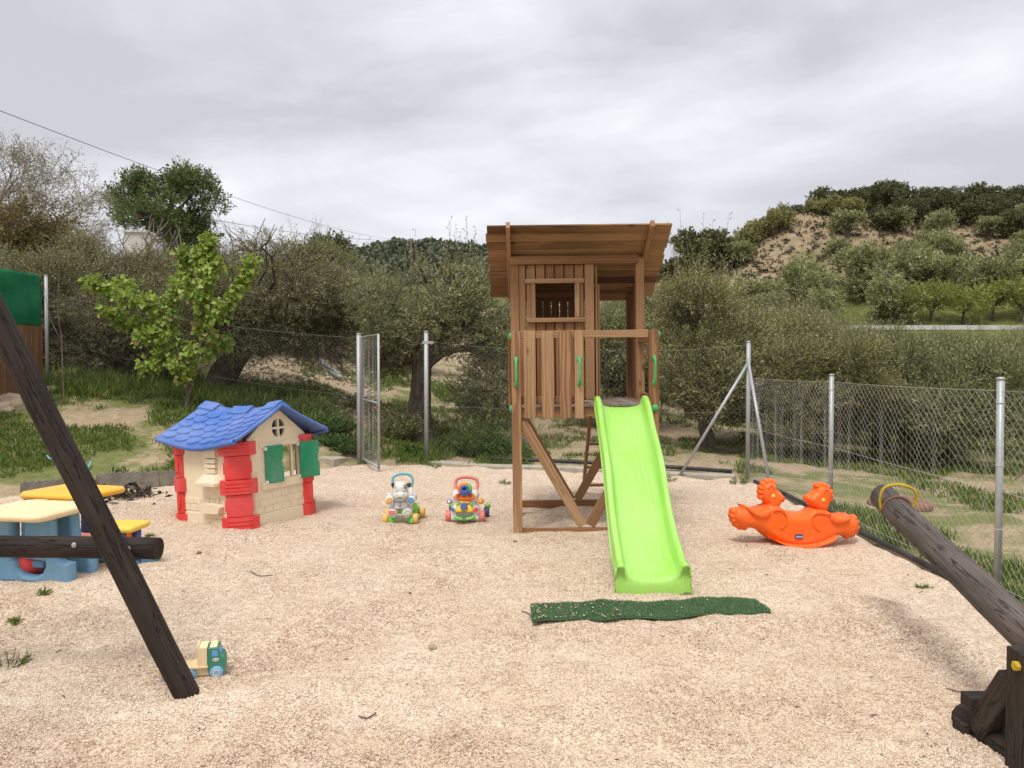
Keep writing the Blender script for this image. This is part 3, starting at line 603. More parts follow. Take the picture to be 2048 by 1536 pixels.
# hoses along the fence feet
def hose(P, r, lab, cat='hose'):
    m = MB(); Q = spline([(x, y, (tz1(x, y) if poly_sd([x], [y])[0] < .02 else gz1(x, y)) + r * .8 + dz) for x, y, dz in P], 6); m.tube(Q, r, 8); return tag(m.build('irrigation_hose', MAT['hose']), lab, cat)
hose([(3.36, 10.6, .03), (3.40, 9.5, .03), (3.37, 8, .03), (3.36, 6.5, .03), (3.33, 5.4, .03), (3.28, 4.4, .03), (3.2, 3.0, .03)], .028, 'black irrigation hose lying along the foot of the low side fence')
hose([(-.4, 12.55, .05), (.6, 12.2, .06), (1.8, 11.75, .05), (3.2, 11.15, .04)], .03, 'black irrigation hose along the foot of the tall back fence')
hose([(-3.9, 13.2, .02), (-3.3, 12.9, .03), (-2.9, 12.7, .02), (-2.55, 12.6, .02)], .018, 'thin black hose on the soil beside the gate hinge post')
# concrete footing strips
def strip(name, P, wd, zt, mat, lab, cat, bev=.01):
    m = MB(); 
    for a, c in zip(P[:-1], P[1:]): m.bar((a[0], a[1], zt(a)), (c[0], c[1], zt(c)), wd, .22)
    return tag(m.build(name, mat, None, bev), lab, cat)
strip('concrete_kerb', [(-1.30, 12.50), (-.3, 12.18), (.8, 11.82), (1.9, 11.45), (3.2, 11.0)], .26, lambda p: -.075 + .02 * math.sin(p[0] * 3), MAT['concrete'], 'pale concrete strip under the back fence behind the wooden tower', 'kerb')
strip('concrete_kerb', [(-4.05, 12.7), (-3.35, 12.62), (-2.75, 12.3)], .32, lambda p: .07 - (p[0] + 4.05) * .05, MAT['concrete'], 'short pale concrete kerb between the playhouse and the gate', 'kerb')
def scallop(P, H, lab):
    P = [Vector((p[0], p[1], 0)) for p in P]; L = (P[1] - P[0]).length; d = (P[1] - P[0]).normalized(); n = int(L / .075)
    o = [(0, -.15)] + [(L, -.15)]; top = []
    for i in range(n + 1):
        for k in range(4): 
            s_ = (i + k / 4) * .075
            if s_ <= L: top.append((s_, H + .022 * math.sin(pi * k / 4)))
    t = MB(Matrix.Translation(P[0]) @ rotz(math.atan2(d.y, d.x))); t.plate(o + top[::-1], (), .05); return tag(t.build('lawn_edging', MAT['kerb']), lab, 'edging')
scallop([(-5.33, 9.83), (-4.62, 10.05)], .20, 'grey scalloped concrete lawn edging panel behind the yellow toy desk, nearer the post')
scallop([(-4.60, 10.06), (-3.75, 10.4)], .20, 'grey scalloped concrete lawn edging panel reaching behind the playhouse')
scallop([(-5.95, 9.28), (-5.34, 9.80)], .17, 'grey scalloped concrete lawn edging panel turning toward the toy desks')
# green netting screen at the edge of the plot
s_ = thing('shade_screen', 'fence screen of green netting above brown cane panel', 'screen', (LP[0] - .05, LP[1] - .1, zl))
sd2 = at(-260, 768, 10.6); dv = Vector((sd2.x - LP[0], sd2.y - LP[1], 0)); Ls = dv.length; dv.normalize()
Ms = rotz(math.atan2(dv.y, dv.x)); zb = .05; zm = at(90, 655, 14.2).z - zl; ztp = at(88, 552, 14.2).z - zl
def netmat():
    s = NT('green netting'); o = s.obj(); n = s.noise(o, 2.2, 4); n2 = s.noise(o, 90, 2)
    c = s.mix(s.ramp(n, [(.35, 0.), (.7, 1.)]), (.012, .12, .05), (.03, .21, .09)); c = s.mix(s.ramp(n2, [(.4, 0.), (.7, .4)]), c, (.01, .07, .03))
    return s.fin(c, .8, s.bump(n, .6, .08), .1)
def canemat():
    s = NT('brown cane'); g = s.attr('gr').outputs['Vector']; n = s.noise(s.map(g, (55, 55, .7)), 1, 3); n2 = s.noise(g, 2, 3)
    c = s.mix(s.ramp(n, [(.3, 0.), (.7, 1.)]), (.13, .065, .035), (.27, .15, .085)); c = s.mix(s.ramp(n2, [(.5, 0.), (.7, .4)]), c, (.1, .06, .035)); return s.fin(c, .85, s.bump(n, .7, .02), .1)
MAT['net'] = netmat(); MAT['cane'] = canemat()
nx, nz = 60, 16; vs = []
for i in range(nx + 1):
    for j in range(nz + 1):
        u = i / nx * Ls; t = j / nz; top = ztp + .012 * math.sin(u * 9) + .02 * math.sin(u * 3.1)
        vs.append((u, .03 * math.sin(u * 4 + t * 3) * math.sin(pi * t) + .02 * math.sin(u * 11), zm + (top - zm) * t))
m = MB(Ms); m.add(vs, [(i * (nz + 1) + j, (i + 1) * (nz + 1) + j, (i + 1) * (nz + 1) + j + 1, i * (nz + 1) + j + 1) for i in range(nx) for j in range(nz)], None, True)
o = m.build('netting', MAT['net'], s_); md = o.modifiers.new('t', 'SOLIDIFY'); md.thickness = .006
m = MB(Ms); m.add([(0, -.02, -.4), (Ls, -.02, -.9), (Ls, .03, -.9), (0, .03, -.4), (0, -.02, zm + .02), (Ls, -.02, zm + .02), (Ls, .03, zm + .02), (0, .03, zm + .02)], [(0, 1, 5, 4), (2, 3, 7, 6), (1, 2, 6, 5), (3, 0, 4, 7), (4, 5, 6, 7), (0, 3, 2, 1)]); m.build('cane_panel', MAT['cane'], s_)
m = MB(Ms)
for u in (.6, 2.4, Ls - .05): m = MB(Ms); m.tube([(u, -.09, -.5), (u, -.09, ztp - .05)], .025, 8); m.build('support_pole', MAT['galv'], s_)
def rock(m, c, r, seed):
    bm = bmesh.new(); bmesh.ops.create_icosphere(bm, subdivisions=3, radius=1)
    for v in bm.verts: v.co *= 1 + .35 * noise.noise(v.co * 1.3 + Vector((seed, 0, 0))) + .1 * noise.noise(v.co * 4 + Vector((0, seed, 0)))
    m.add([(c[0] + v.co.x * r[0], c[1] + v.co.y * r[1], c[2] + v.co.z * r[2]) for v in bm.verts], [[v.index for v in f.verts] for f in bm.faces], None, True); bm.free()
for i, (px, D, r, lab) in enumerate(((28, 13.2, .28, 'largest pale rock at the foot of the cane panel'), (66, 13.7, .2, 'pale rock between the biggest rock and the fence end post'), (4, 12.9, .2, 'pale rock at the edge of the photo under the cane panel'), (105, 14.0, .13, 'small pale rock right against the fence end post'))):
    q = on(px, D); m = MB(); rock(m, (q.x, q.y, q.z + .05), (r, r * .8, r * .55), i * 3.3); tag(m.build('rock', MAT['rock']), lab, 'rock')
# ------------------------------------------------------------------ wooden climbing tower with slide
TX, TY = .71, 7.3
T = thing('climbing_tower', 'wooden play tower with roofed cabin, balcony and lime green slide', 'play tower', (TX, TY, 0), (0, rad(-.7), 0))
def part(name, fn, mat, bevel=.004, parent=None, label=None):
    m = MB(); fn(m); o = m.build(name, MAT[mat], parent or T, bevel)
    if label: o['label'] = label
    return o
for x in (-.652, .652): part('front_post', lambda m: m.box(x - .043, x + .043, -.043, .043, -.12, 1.93), 'front')
part('front_post', lambda m: m.box(-.098, -.017, -.052, -.012, 1.10, 1.93), 'front')
for x in (-.655, .66): part('cabin_post', lambda m: m.box(x - .043, x + .043, .775, .86, -.1, 2.73), 'hut')
for x in (-.652, .655): part('rear_post', lambda m: m.box(x - .043, x + .043, 1.39, 1.475, -.1, 2.40), 'hut')
part('top_rail', lambda m: m.box(-.606, .606, -.02, .022, 1.862, 1.932), 'front')
part('lower_rail', lambda m: m.box(-.606, -.02, .03, .06, 1.24, 1.31), 'hut')
part('platform_beam', lambda m: m.box(-.606, .606, -.01, .03, 1.115, 1.205), 'hut'); part('platform_beam', lambda m: m.box(-.61, .61, 1.40, 1.44, 1.115, 1.205), 'hut')
for x in (-.67, .67): part('platform_beam', lambda m: m.box(x - .02, x + .02, .045, 1.385, 1.115, 1.205), 'hut')
def deck(m):
    for i in range(13): x = -.605 + i * .0935; m.box(x, x + .0885, -.045, 1.385, 1.208, 1.236, 1)
part('platform_deck', deck, 'deck', .003)
for x0, x1 in ((-.577, -.468), (-.411, -.297), (-.240, -.131)): part('picket', lambda m: m.box(x0, x1, -.046, -.022, 1.105, 1.932), 'front', .003)
for s in (-1, 1):
    part('side_rail', lambda m: m.box(s * .665 - .035, s * .665 + .035, .045, .772, 1.83, 1.91), 'hut')
    part('side_picket', lambda m: m.box(s * .715 - .012, s * .715 + .012, .10, .19, 1.22, 1.90), 'front'); part('side_picket', lambda m: m.box(s * .715 - .012, s * .715 + .012, .40, .49, 1.22, 1.90), 'hut')
    part('side_sill', lambda m: m.box(s * .672 - .018, s * .672 + .018, .045, .772, 1.24, 1.31), 'hut')
    part('ground_rail', lambda m: m.box(s * .652 - .02, s * .652 + .02, .05, 1.385, -.02, .07), 'hut')
part('ground_rail', lambda m: m.box(-.606, .606, -.02, .02, -.03, .055), 'hut'); part('ground_rail', lambda m: m.box(-.606, .606, 1.41, 1.45, -.02, .07), 'hut')
for y, mt in ((.0, 'front'), (1.42, 'hut')):
    for s in (-1, 1): part('diagonal_brace', lambda m: m.bar((s * .60, y + .004 * s, 1.07), (s * .035, y + .004 * s, .075), .032, .095, (0, 0, 1)), mt)
# cabin front wall with its window
BX = [(-.612, -.538), (-.530, -.437), (-.430, -.335), (-.328, -.240), (-.232, -.138), (-.130, -.030), (-.023, .072), (.080, .180), (.190, .215)]
WX0, WX1, WZ0, WZ1 = -.436, -.026, 2.105, 2.462
def front_wall(m):
    for i, (a, c) in enumerate(BX):
        a += .0025; c -= .0025
        y0, y1 = (.80, .824) if i not in (7, 8) else (.775, .815)
        if a >= WX0 - .002 and c <= WX1 + .02: m.box(a, c, y0, y1, 1.24, WZ0, 2); m.box(a, c, y0, y1, WZ1, 2.66, 2)
        else: m.box(a, c, y0, y1, 1.24, 2.66, 2)
part('cabin_front_wall', front_wall, 'hut', .003)
def frame(m):
    m.box(-.54, .078, .765, .797, 2.467, 2.513); m.box(-.53, .085, .762, .797, 2.058, 2.103); m.box(-.478, -.438, .77, .797, 2.105, 2.465); m.box(-.024, .022, .77, .797, 2.105, 2.465)
part('window_frame', frame, 'front', .003)
def back_wall(m):
    for i in range(9): x = -.608 + i * .0935; m.box(x, x + .083, 1.40, 1.422, 1.24, 2.44, 2)
part('cabin_rear_wall', back_wall, 'hut', .003)
part('wall_batten', lambda m: m.box(-.608, .2, 1.375, 1.398, 2.36, 2.43), 'hut')
for s in (-1, 1):
    def side(m):
        for i in range(5): y = .868 + i * .104; m.box(s * .667 - .012, s * .667 + .012, y, y + .097, 1.24, 2.60 - (y - .85) * .5, 2)
    part('cabin_side_wall', side, 'hut', .003)
part('partition_edge', lambda m: m.box(.217, .24, .80, 1.42, 1.24, 2.45, 2), 'hut')
part('cabin_beam', lambda m: m.box(-.70, .64, .74, .772, 2.66, 2.745), 'hut'); part('cabin_beam', lambda m: m.box(-.61, .61, 1.43, 1.46, 2.33, 2.41), 'hut')
RA, RB = Vector((0, .40, 3.0)), Vector((0, 1.52, 2.40)); rd = (RB - RA).normalized(); ru = Vector((0, -rd.z, rd.y)) * 1.0
ru = Vector((0, .472, .882))
def roof(m):
    n = 10; L = (RB - RA).length; wd = L / n
    for i in range(n):
        c = RA + rd * (wd * (i + .5)); tilt = ru * .006 + rd * .0
        a = c + Vector((-.93 + random.uniform(-.012, .012), 0, 0)); e = c + Vector((.93 + random.uniform(-.012, .012), 0, 0))
        up = (ru + rd * random.uniform(.0, .09)).normalized(); d2 = random.uniform(-.003, .003)
        m.bar(a + ru * d2, e + ru * (d2 + random.uniform(-.006, .006)) + rd * random.uniform(-.004, .004), wd * random.uniform(.93, .965), .02, up)
part('roof', roof, 'roof', .003)
for s in (-1, 1): part('rafter', lambda m: m.bar(RA - rd * .075 + Vector((s * .715, 0, 0)) - ru * .047, RB + Vector((s * .70, 0, 0)) - ru * .047, .042, .075, ru), 'hut')
# ladder at the back
LA, LB = Vector((0, 1.50, 1.22)), Vector((0, 2.55, -.05))
part('ladder_rail', lambda m: m.bar(LA + Vector((.22, 0, 0)), LB + Vector((.20, 0, 0)), .035, .07, (0, 1, 1)), 'hut'); part('ladder_rail', lambda m: m.bar(LA + Vector((.62, 0, 0)), LB + Vector((.62, 0, 0)), .035, .07, (0, 1, 1)), 'hut')
for t in (.2, .45, .7, .9): part('ladder_rung', lambda m: m.bar(LA.lerp(LB, t) + Vector((.20, 0, 0)), LA.lerp(LB, t) + Vector((.64, 0, 0)), .08, .03, (0, 0, 1)), 'hut')
for x in (-.652, -.058, .652):
    def hand(m):
        z0, z1 = 1.43, 1.665; y = -.045 if x != -.058 else -.053
        m.tube(spline([(x, y, z1), (x, y - .03, z1 - .004), (x, y - .052, z1 - .035), (x, y - .055, (z0 + z1) / 2), (x, y - .052, z0 + .035), (x, y - .03, z0 + .004), (x, y, z0)], 4), .0125, 10)
        for z in (z0, z1): m.ball((x, y - .006, z), (.022, .012, .026))
    part('grab_handle', hand, 'handle', 0)
for x, y, z, d in ((-.70, .0, 1.885, 'x'), (-.70, .03, 1.195, 'x'), (.70, .0, 1.885, 'x'), (.70, .02, 1.225, 'x'), (.655, -.045, 1.19, 'y'), (-.70, .5, 1.20, 'x'), (.70, .83, 1.25, 'x')):
    part('bolt_cap', lambda m: m.ball((x, y, z), (.022, .034, .034) if d == 'x' else (.034, .022, .034)), 'handle', 0)
# slide
pth = spline([(.34, .06, 1.205), (.335, -.08, 1.20), (.332, -.24, 1.115), (.328, -.46, .955), (.322, -.68, .815), (.315, -.92, .655), (.305, -1.16, .462), (.297, -1.38, .305), (.29, -1.58, .188), (.285, -1.76, .128), (.28, -1.86, .108), (.28, -1.905, .10), (.28, -1.93, .075), (.28, -1.938, .035), (.28, -1.938, -.03)], 5)
def slide(m):
    n = len(pth); rows = []
    for i, p in enumerate(pth):
        t = i / (n - 1); T_ = (pth[min(i + 1, n - 1)] - pth[max(i - 1, 0)]).normalized(); N_ = Vector((0, -T_.z, T_.y)) if T_.y < 0 else Vector((0, 0, 1))
        N_ = Vector((0, T_.z, -T_.y)) if Vector((0, T_.z, -T_.y)).z >= -.01 else Vector((0, -T_.z, T_.y))
        lip = t > .80; k = max(0, min(1, (t - .78) / .10)); hw = .222 + .018 * k
        wh = .125 + .012 * math.sin(t * 24) * (1 - k) - .098 * max(0, min(1, (t - .80) / .14)); sk = .055 + .01 * math.sin(t * 24 + 1)
        kz = k * k * (3 - 2 * k); up = (N_ * (1 - kz) + Vector((0, 0, 1)) * kz).normalized()
        if t < .16: wh *= .66 + .34 * (t / .16)
        sag = .02 * (1 - k) + .035 * k * max(0, (t - .86) / .14)
        base = [(-hw - .028, -sk * (1 - k)), (-hw - .031, wh * .5), (-hw - .024, wh * .92), (-hw - .008, wh), (-hw + .016, wh * .96), (-hw + .026, wh * .8), (-hw + .034, wh * .35), (-hw + .06, .012), (-hw + .11, 0)]
        mid_ = [(-.06, -.004), (.06, -.004)]
        row = base + mid_ + [(-a, c) for a, c in base[::-1]]
        rows.append([p + Vector((a, 0, 0)) + up * c for a, c in row])
    k = len(rows[0]); vs = [v for r in rows for v in r]
    m.add(vs, [(i * k + j, i * k + j + 1, (i + 1) * k + j + 1, (i + 1) * k + j) for i in range(n - 1) for j in range(k - 1)], None, True)
o = part('slide', slide, 'lime', 0); md = o.modifiers.new('t', 'SOLIDIFY'); md.thickness = .007; md.offset = -1
def ridge(m):
    for dz, a in ((.035, 0), (.0, 1.4)):
        P = []
        for i in range(3, int(len(pth) * .8)):
            p = pth[i]; P.append((p.x - .254, p.y, p.z + dz + .012 * math.sin(i * .42 + a)))
        m.tube(P, .005, 6)
part('slide_rib', ridge, 'lime', 0, o)
# ------------------------------------------------------------------ plastic playhouse
H = thing('playhouse', 'beige plastic playhouse with blue shingle roof, red corner bricks and green shutters', 'playhouse', (-2.70, 7.60, -.02), (0, rad(-2.8), 0))
HM = rotz(rad(58)); S = 1.06; CH = .15; EV = .885
def hp(nm, mat, fn, bevel=.004, parent=None, M=None, seg=2):
    m = MB(M or HM); fn(m); return m.build(nm, MAT[mat], parent or H, bevel, seg)
# wall frames: gable wall runs along local x at y=0, chimney wall along local y at x=0
MG = HM.copy(); ML = HM @ mov(0, S, 0) @ rotz(-pi / 2)            # both look along +y into the house
MGb = HM @ mov(S, S, 0) @ rotz(pi); MLb = HM @ mov(S, 0, 0) @ rotz(pi / 2)
gab = [(CH, 0), (S - CH, 0), (S - CH, .915), (S / 2 + .06, 1.18), (S / 2 - .06, 1.18), (CH, .915)]
win = [(.36, .47), (.80, .47), (.80, .80), (.36, .80)]
def quarter(cx, cz, r, a0, g=.012, n=6):
    return [(cx + g * (1 if math.cos(a0 + .7) > 0 else -1), cz + g * (1 if math.sin(a0 + .7) > 0 else -1))] + [(cx + g * (1 if math.cos(a0 + .7) > 0 else -1) + (r - g) * math.cos(a0 + pi / 2 * k / n), cz + g * (1 if math.sin(a0 + .7) > 0 else -1) + (r - g) * 1.12 * math.sin(a0 + pi / 2 * k / n)) for k in range(n + 1)]
qs = [quarter(.555, 1.0, .085, a) for a in (0, pi / 2, pi, 1.5 * pi)]
gw_ = hp('gable_wall', 'beige', lambda m: m.plate(gab, [win] + qs, .035), .004, None, MG)
hp('gable_wall', 'beige', lambda m: m.plate(gab, [[(.3, .04), (.76, .04), (.76, .78), (.3, .78)]] + qs, .035), .004, None, MGb)
def bricks(m, x0, x1, rows, z0, bw=.115, bh=.062, y=-.006):
    for r in range(rows):
        x = x0 + (r % 2) * bw * .5
        if r % 2: m.box(x0, x0 + bw * .42, y, .004, z0 + r * (bh + .008), z0 + r * (bh + .008) + bh)
        while x + bw <= x1 + .03: m.box(x, min(x + bw - .008, x1), y, .004, z0 + r * (bh + .008), z0 + r * (bh + .008) + bh); x += bw
hp('brick_relief', 'beige', lambda m: bricks(m, CH + .05, S - CH - .04, 3, .145), .003, gw_, MG)
hp('window_sill', 'beige', lambda m: m.box(.29, .87, -.022, .004, .375, .455), .008, gw_, MG)
hp('window_lintel', 'beige', lambda m: m.box(.29, .85, -.012, .004, .815, .86), .004, gw_, MG)
hp('window_mullion', 'beige', lambda m: m.box(.70, .725, -.004, .03, .47, .80), .003, gw_, MG)
hp('base_band', 'beige', lambda m: m.box(CH + .01, S - CH - .01, -.012, .004, -.02, .135), .006, gw_, MG)
def shut(x0, x1, flip):
    def f(m):
        pts = [(x0, .445), (x1, .445)]; nt_ = [(x1, .60), (x1 - .014, .605), (x1 - .02, .63), (x1 - .008, .64), (x1 - .008, .65), (x1 - .02, .66), (x1 - .014, .685), (x1, .69)]
        pts += nt_ + [(x1, .835), (x0, .835)]; m.plate(pts, (), .014)
    return f
sh1 = hp('shutter', 'green', shut(.0, .215, 0), .005, None, MG @ mov(.345, -.02, -.01) @ rotz(rad(-8))); sh2 = hp('shutter', 'green', shut(.0, .225, 0), .005, None, MG @ mov(.79, -.05, -.01) @ rotz(rad(-14)))
for x in (.345, .79):
    for z in (.455, .80): hp('hinge_block', 'white', lambda m: m.box(x - .018, x + .018, -.038, -.001, z - .016, z + .016), .005, sh1 if x < .5 else sh2, MG)
lw = hp('chimney_wall', 'beige', lambda m: m.plate([(CH, 0), (S - CH, 0), (S - CH, EV), (CH, EV)], (), .035), .004, None, ML)
hp('rear_wall', 'beige', lambda m: m.plate([(CH, 0), (S - CH, 0), (S - CH, EV), (CH, EV)], [[(.3, .3), (.75, .3), (.75, .75), (.3, .75)]], .035), .004, None, MLb)
hp('brick_relief', 'beige', lambda m: bricks(m, CH + .04, S - CH - .04, 2, .19), .003, lw, ML)
hp('base_band', 'beige', lambda m: (m.box(CH + .01, S - CH - .01, -.008, .004, -.02, .17), m.box(.56, .86, -.02, -.004, .0, .12)), .006, lw, ML)
def stove(m):
    for z0, z1, w_ in ((.745, .90, .092), (.69, .735, .08), (.64, .68, .084), (.585, .63, .08)): m.box(.685 - w_, .685 + w_, -.035, .004, z0, z1)
    vs = [(.685 - .09, 0, .58), (.685 + .09, 0, .58), (.685 + .17, 0, .50), (.685 - .17, 0, .50), (.685 - .07, -.06, .58), (.685 + .07, -.06, .58), (.685 + .15, -.11, .50), (.685 - .15, -.11, .50),
          (.685 + .17, 0, .465), (.685 - .17, 0, .465), (.685 + .15, -.11, .465), (.685 - .15, -.11, .465)]
    m.add(vs, [(0, 4, 7, 3), (1, 2, 6, 5), (4, 5, 6, 7), (0, 1, 5, 4), (3, 7, 11, 9), (7, 6, 10, 11), (6, 2, 8, 10), (9, 11, 10, 8)])
hp('stove_hood', 'beige', stove, .006, lw, ML)
hp('relief_shelf', 'beige', lambda m: m.plate(smooth_outline([(.55, .275), (.83, .275), (.83, .20), (.80, .185), (.58, .185), (.55, .20)], 3), (), -.075), .01, lw, ML)
for x in (.61, .77): hp('cup_relief', 'zebra', lambda m: m.box(x - .014, x + .014, -.02, .004, .29, .335), .005, lw, ML)
for (cx, cy, a) in ((0, 0, -45), (S, 0, 45), (S, S, 135), (0, S, -135)):
    k = CH * .5; ctr = (cx + (k if cx == 0 else -k), cy + (k if cy == 0 else -k))
    M_ = HM @ mov(ctr[0], ctr[1], 0) @ rotz(rad(a))
    def col(m):
        nw = .125 if cx == 0 and cy == 0 else .16
        for z0, z1, w_, d in ((-.02, .15, .178, .05), (.15, .375, nw, .035), (.375, .525, .178, .05), (.525, .765, nw, .035), (.765, .90, .178, .05)):
            o_ = [(-w_, z0 + .003), (w_, z0 + .003), (w_, z1 - .003), (-w_, z1 - .003)]
            vs = []
            for t in range(9):
                x = -w_ + 2 * w_ * t / 8; y = -d - .02 * (1 - (x / w_) ** 2) + (.075 * max(0, abs(x) / w_ - .55) if w_ > .17 else 0)
                vs += [(x, y, z0 + .003), (x, y, z1 - .003), (x, y + .08, z1 - .003), (x, y + .08, z0 + .003)]
            fs = []
            for t in range(8):
                for q in range(4): fs.append((t * 4 + q, t * 4 + (q + 1) % 4, t * 4 + 4 + (q + 1) % 4, t * 4 + 4 + q))
            fs += [(0, 1, 2, 3), (35, 34, 33, 32)]; m.add(vs, fs)
            if w_ > .17:
                for zz in (.3, .55, .8): m.tube([(x, -d - .02 * (1 - (x / w_) ** 2) - .001 + .075 * max(0, abs(x) / w_ - .55), z0 + (z1 - z0) * zz) for x in np.linspace(-w_ * .7, w_ * .7, 9)], .006, 6)
            else:
                for sgn in (-1, 1): m.box(sgn * w_ - .012, sgn * w_ + .012, -d - .0, -d + .03, z0 + .06, z1 - .06)
    hp('corner_column', 'red', col, .006, None, M_)
# roof: sagging ridge along local y, curved slopes, raised fish scale shingles
y0r, y1r = -.10, S + .09
def rz_ridge(v): return 1.262 - .062 * math.sin(pi * v) ** 1.3 + .015 * v
def rpt(u, v, dz=0, sgn=-1):            # u 0 ridge ... 1 eave ; v 0..1 along ridge
    y = y0r + (y1r - y0r) * v; W_ = .615; x = S / 2 + sgn * u * W_
    z = rz_ridge(v) - .345 * (u ** .95) + .03 * u * u - .02 * math.sin(pi * v) * u
    return Vector((x, y, z + dz))
def roof_h(m):
    nu, nv = 14, 22
    for sgn in (-1, 1):
        top = [rpt(i / nu, j / nv, 0, sgn) for i in range(nu + 1) for j in range(nv + 1)]; bot = [p - Vector((0, 0, .03)) for p in top]; k = nv + 1; n = len(top)
        fs = [(i * k + j, i * k + j + 1, (i + 1) * k + j + 1, (i + 1) * k + j) for i in range(nu) for j in range(nv)]
        fs += [tuple(q + n for q in f[::-1]) for f in fs]
        ed = [i * k for i in range(nu + 1)] + [nu * k + j for j in range(1, nv + 1)] + [i * k + nv for i in range(nu - 1, -1, -1)] + [j for j in range(nv - 1, 0, -1)]
        fs += [(ed[i], ed[(i + 1) % len(ed)], ed[(i + 1) % len(ed)] + n, ed[i] + n) for i in range(len(ed))]; m.add(top + bot, fs, None, True)
        m.tube([rpt(1, j / nv, -.028, sgn) for j in range(nv + 1)], .026, 8)
        m.tube([rpt(i / nu, 0, -.018, sgn) for i in range(nu + 1)], .022, 8); m.tube([rpt(i / nu, 1, -.018, sgn) for i in range(nu + 1)], .022, 8)
def shingles(m):
    for sgn in (-1, 1):
        for r in range(5):
            u0, u1 = .12 + r * .165, .12 + (r + 1) * .165 + .035
            for c in range(-1, 7):
                v0 = (c + (.5 if r % 2 else 0)) / 6.2 + .02; v1 = v0 + 1 / 6.2 - .008; v0 = max(v0, .015); v1 = min(v1, .985)
                if v1 - v0 < .05: continue
                o_ = []
                n = 10
                for q in range(n + 1): t = q / n; o_.append((u1 - (u1 - u0) * .45 * (abs(2 * t - 1) ** 2.6), v0 + (v1 - v0) * t))
                o_ = [(u0, v0)] + o_ + [(u0, v1)]
                vt = [rpt(a, b, .004 + .017 * (a - u0) / (u1 - u0), sgn) for a, b in o_]; vb = [rpt(a, b, -.004, sgn) for a, b in o_]; n_ = len(vt); ctr = rpt((u0 + u1) / 2, (v0 + v1) / 2, .019, sgn)
                vs = vt + vb + [ctr]; fs = [(i, (i + 1) % n_, 2 * n_) for i in range(n_)] + [(i, (i + 1) % n_, (i + 1) % n_ + n_, i + n_) for i in range(n_)]; m.add(vs, fs)
def caps(m, v0, v1):
    for _ in (0,):
        for sgn in (-1, 1):
            P = [rpt(u, v, .03, sgn) for u in (0, .17) for v in np.linspace(v0, v1, 6)]; Q = [p - Vector((0, 0, .035)) for p in P]; n = 12
            fs = [(i, i + 1, i + 7, i + 6) for i in range(5)] + [(6 + i, 7 + i, 7 + i + n, 6 + i + n) for i in range(5)] + [(0, 6, 6 + n, n), (5, 11, 11 + n, 5 + n)]; m.add(P + Q, fs)
rf = hp('roof', 'blue', roof_h, 0); hp('shingles', 'blue', shingles, 0, rf); [hp('ridge_cap', 'blue', lambda m: caps(m, *vv), .004, rf) for vv in ((.0, .17), (.36, .60), (.80, 1.))]
# ------------------------------------------------------------------ orange rocker
def RK(x, y): return ((x / 6.4 + 1440 - 1597) / 224.2, (1090 - (y / 6.4 + 930)) / 224.2)
rk = thing('rocker', 'orange plastic double horse rocker with yellow eyes', 'rocker', (2.55, 6.92, .0), (0, rad(1.0), rad(8))); rk.scale = (1.04,) * 3
body = [(165, 640), (195, 560), (240, 530), (290, 540), (300, 505), (330, 505), (400, 535), (470, 548), (540, 530), (590, 497), (620, 470), (700, 480), (775, 495), (800, 530), (850, 570), (930, 592), (1020, 598), (1090, 595),
        (1150, 575), (1190, 535), (1240, 540), (1330, 540), (1400, 565), (1430, 600), (1500, 625), (1580, 635), (1640, 625), (1690, 618), (1705, 650), (1760, 665), (1810, 690), (1825, 740), (1838, 800), (1830, 850), (1790, 890), (1740, 910), (1680, 925), (1620, 910), (1560, 905),
        (1490, 925), (1420, 965), (1320, 1005), (1200, 1035), (1080, 1048), (960, 1043), (850, 1025), (740, 985), (640, 930), (560, 870), (480, 810), (400, 795), (330, 795), (280, 785), (230, 755), (190, 710)]
head1 = [(540, 290), (555, 250), (600, 228), (630, 210), (690, 218), (730, 245), (742, 300), (790, 340), (840, 400), (845, 450), (800, 490), (775, 530), (700, 570), (620, 540), (590, 490), (555, 440), (535, 370)]
head2 = [(1140, 440), (1180, 385), (1240, 340), (1265, 300), (1290, 270), (1350, 262), (1410, 275), (1440, 305), (1470, 350), (1468, 420), (1445, 500), (1420, 560), (1400, 600), (1300, 600), (1240, 560), (1195, 535), (1165, 490)]
def rocker(m):
    m.puff(smooth_outline([RK(*p) for p in body], 2), .25, .075, .016, lambda x, z: 1 - .25 * min(1, abs(x) / .6))
    for h in (head1, head2): m.puff(smooth_outline([RK(*p) for p in h], 2), .155, .055, .010)
m = MB(); rocker(m); rb_ = m.build('body', MAT['orange'], rk)
for pts in ([(545, 410), (538, 350), (545, 300), (575, 255), (615, 226), (660, 215), (705, 232)], [(1285, 280), (1330, 267), (1375, 270), (1425, 294), (1462, 350), (1466, 400), (1456, 450)]):
    m = MB(); [m.ball((RK(*p_)[0], 0, RK(*p_)[1]), (.026, .046, .026), 12, 8) for p_ in pts]; m.build('mane', MAT['orange'], rk)
for pts in ([(195, 590), (187, 640), (202, 690), (235, 737), (285, 768), (335, 775)], [(1785, 690), (1812, 740), (1818, 800), (1805, 850), (1762, 885), (1700, 903)]):
    m = MB(); [m.ball((RK(*p_)[0], 0, RK(*p_)[1]), (.035, .052, .035), 12, 8) for p_ in pts]; m.build('tail', MAT['orange'], rk)
for hx_, sg in ((812, 1), (1168, -1)): m = MB(); c = RK(hx_, 435); m.ball((c[0] - sg * .004, 0, c[1]), (.036, .058, .036)); m.build('muzzle', MAT['orange'], rk)
def groove(m, pts, y, r): m.tube(spline([(RK(*p)[0], y, RK(*p)[1]) for p in pts], 5), r, 6)
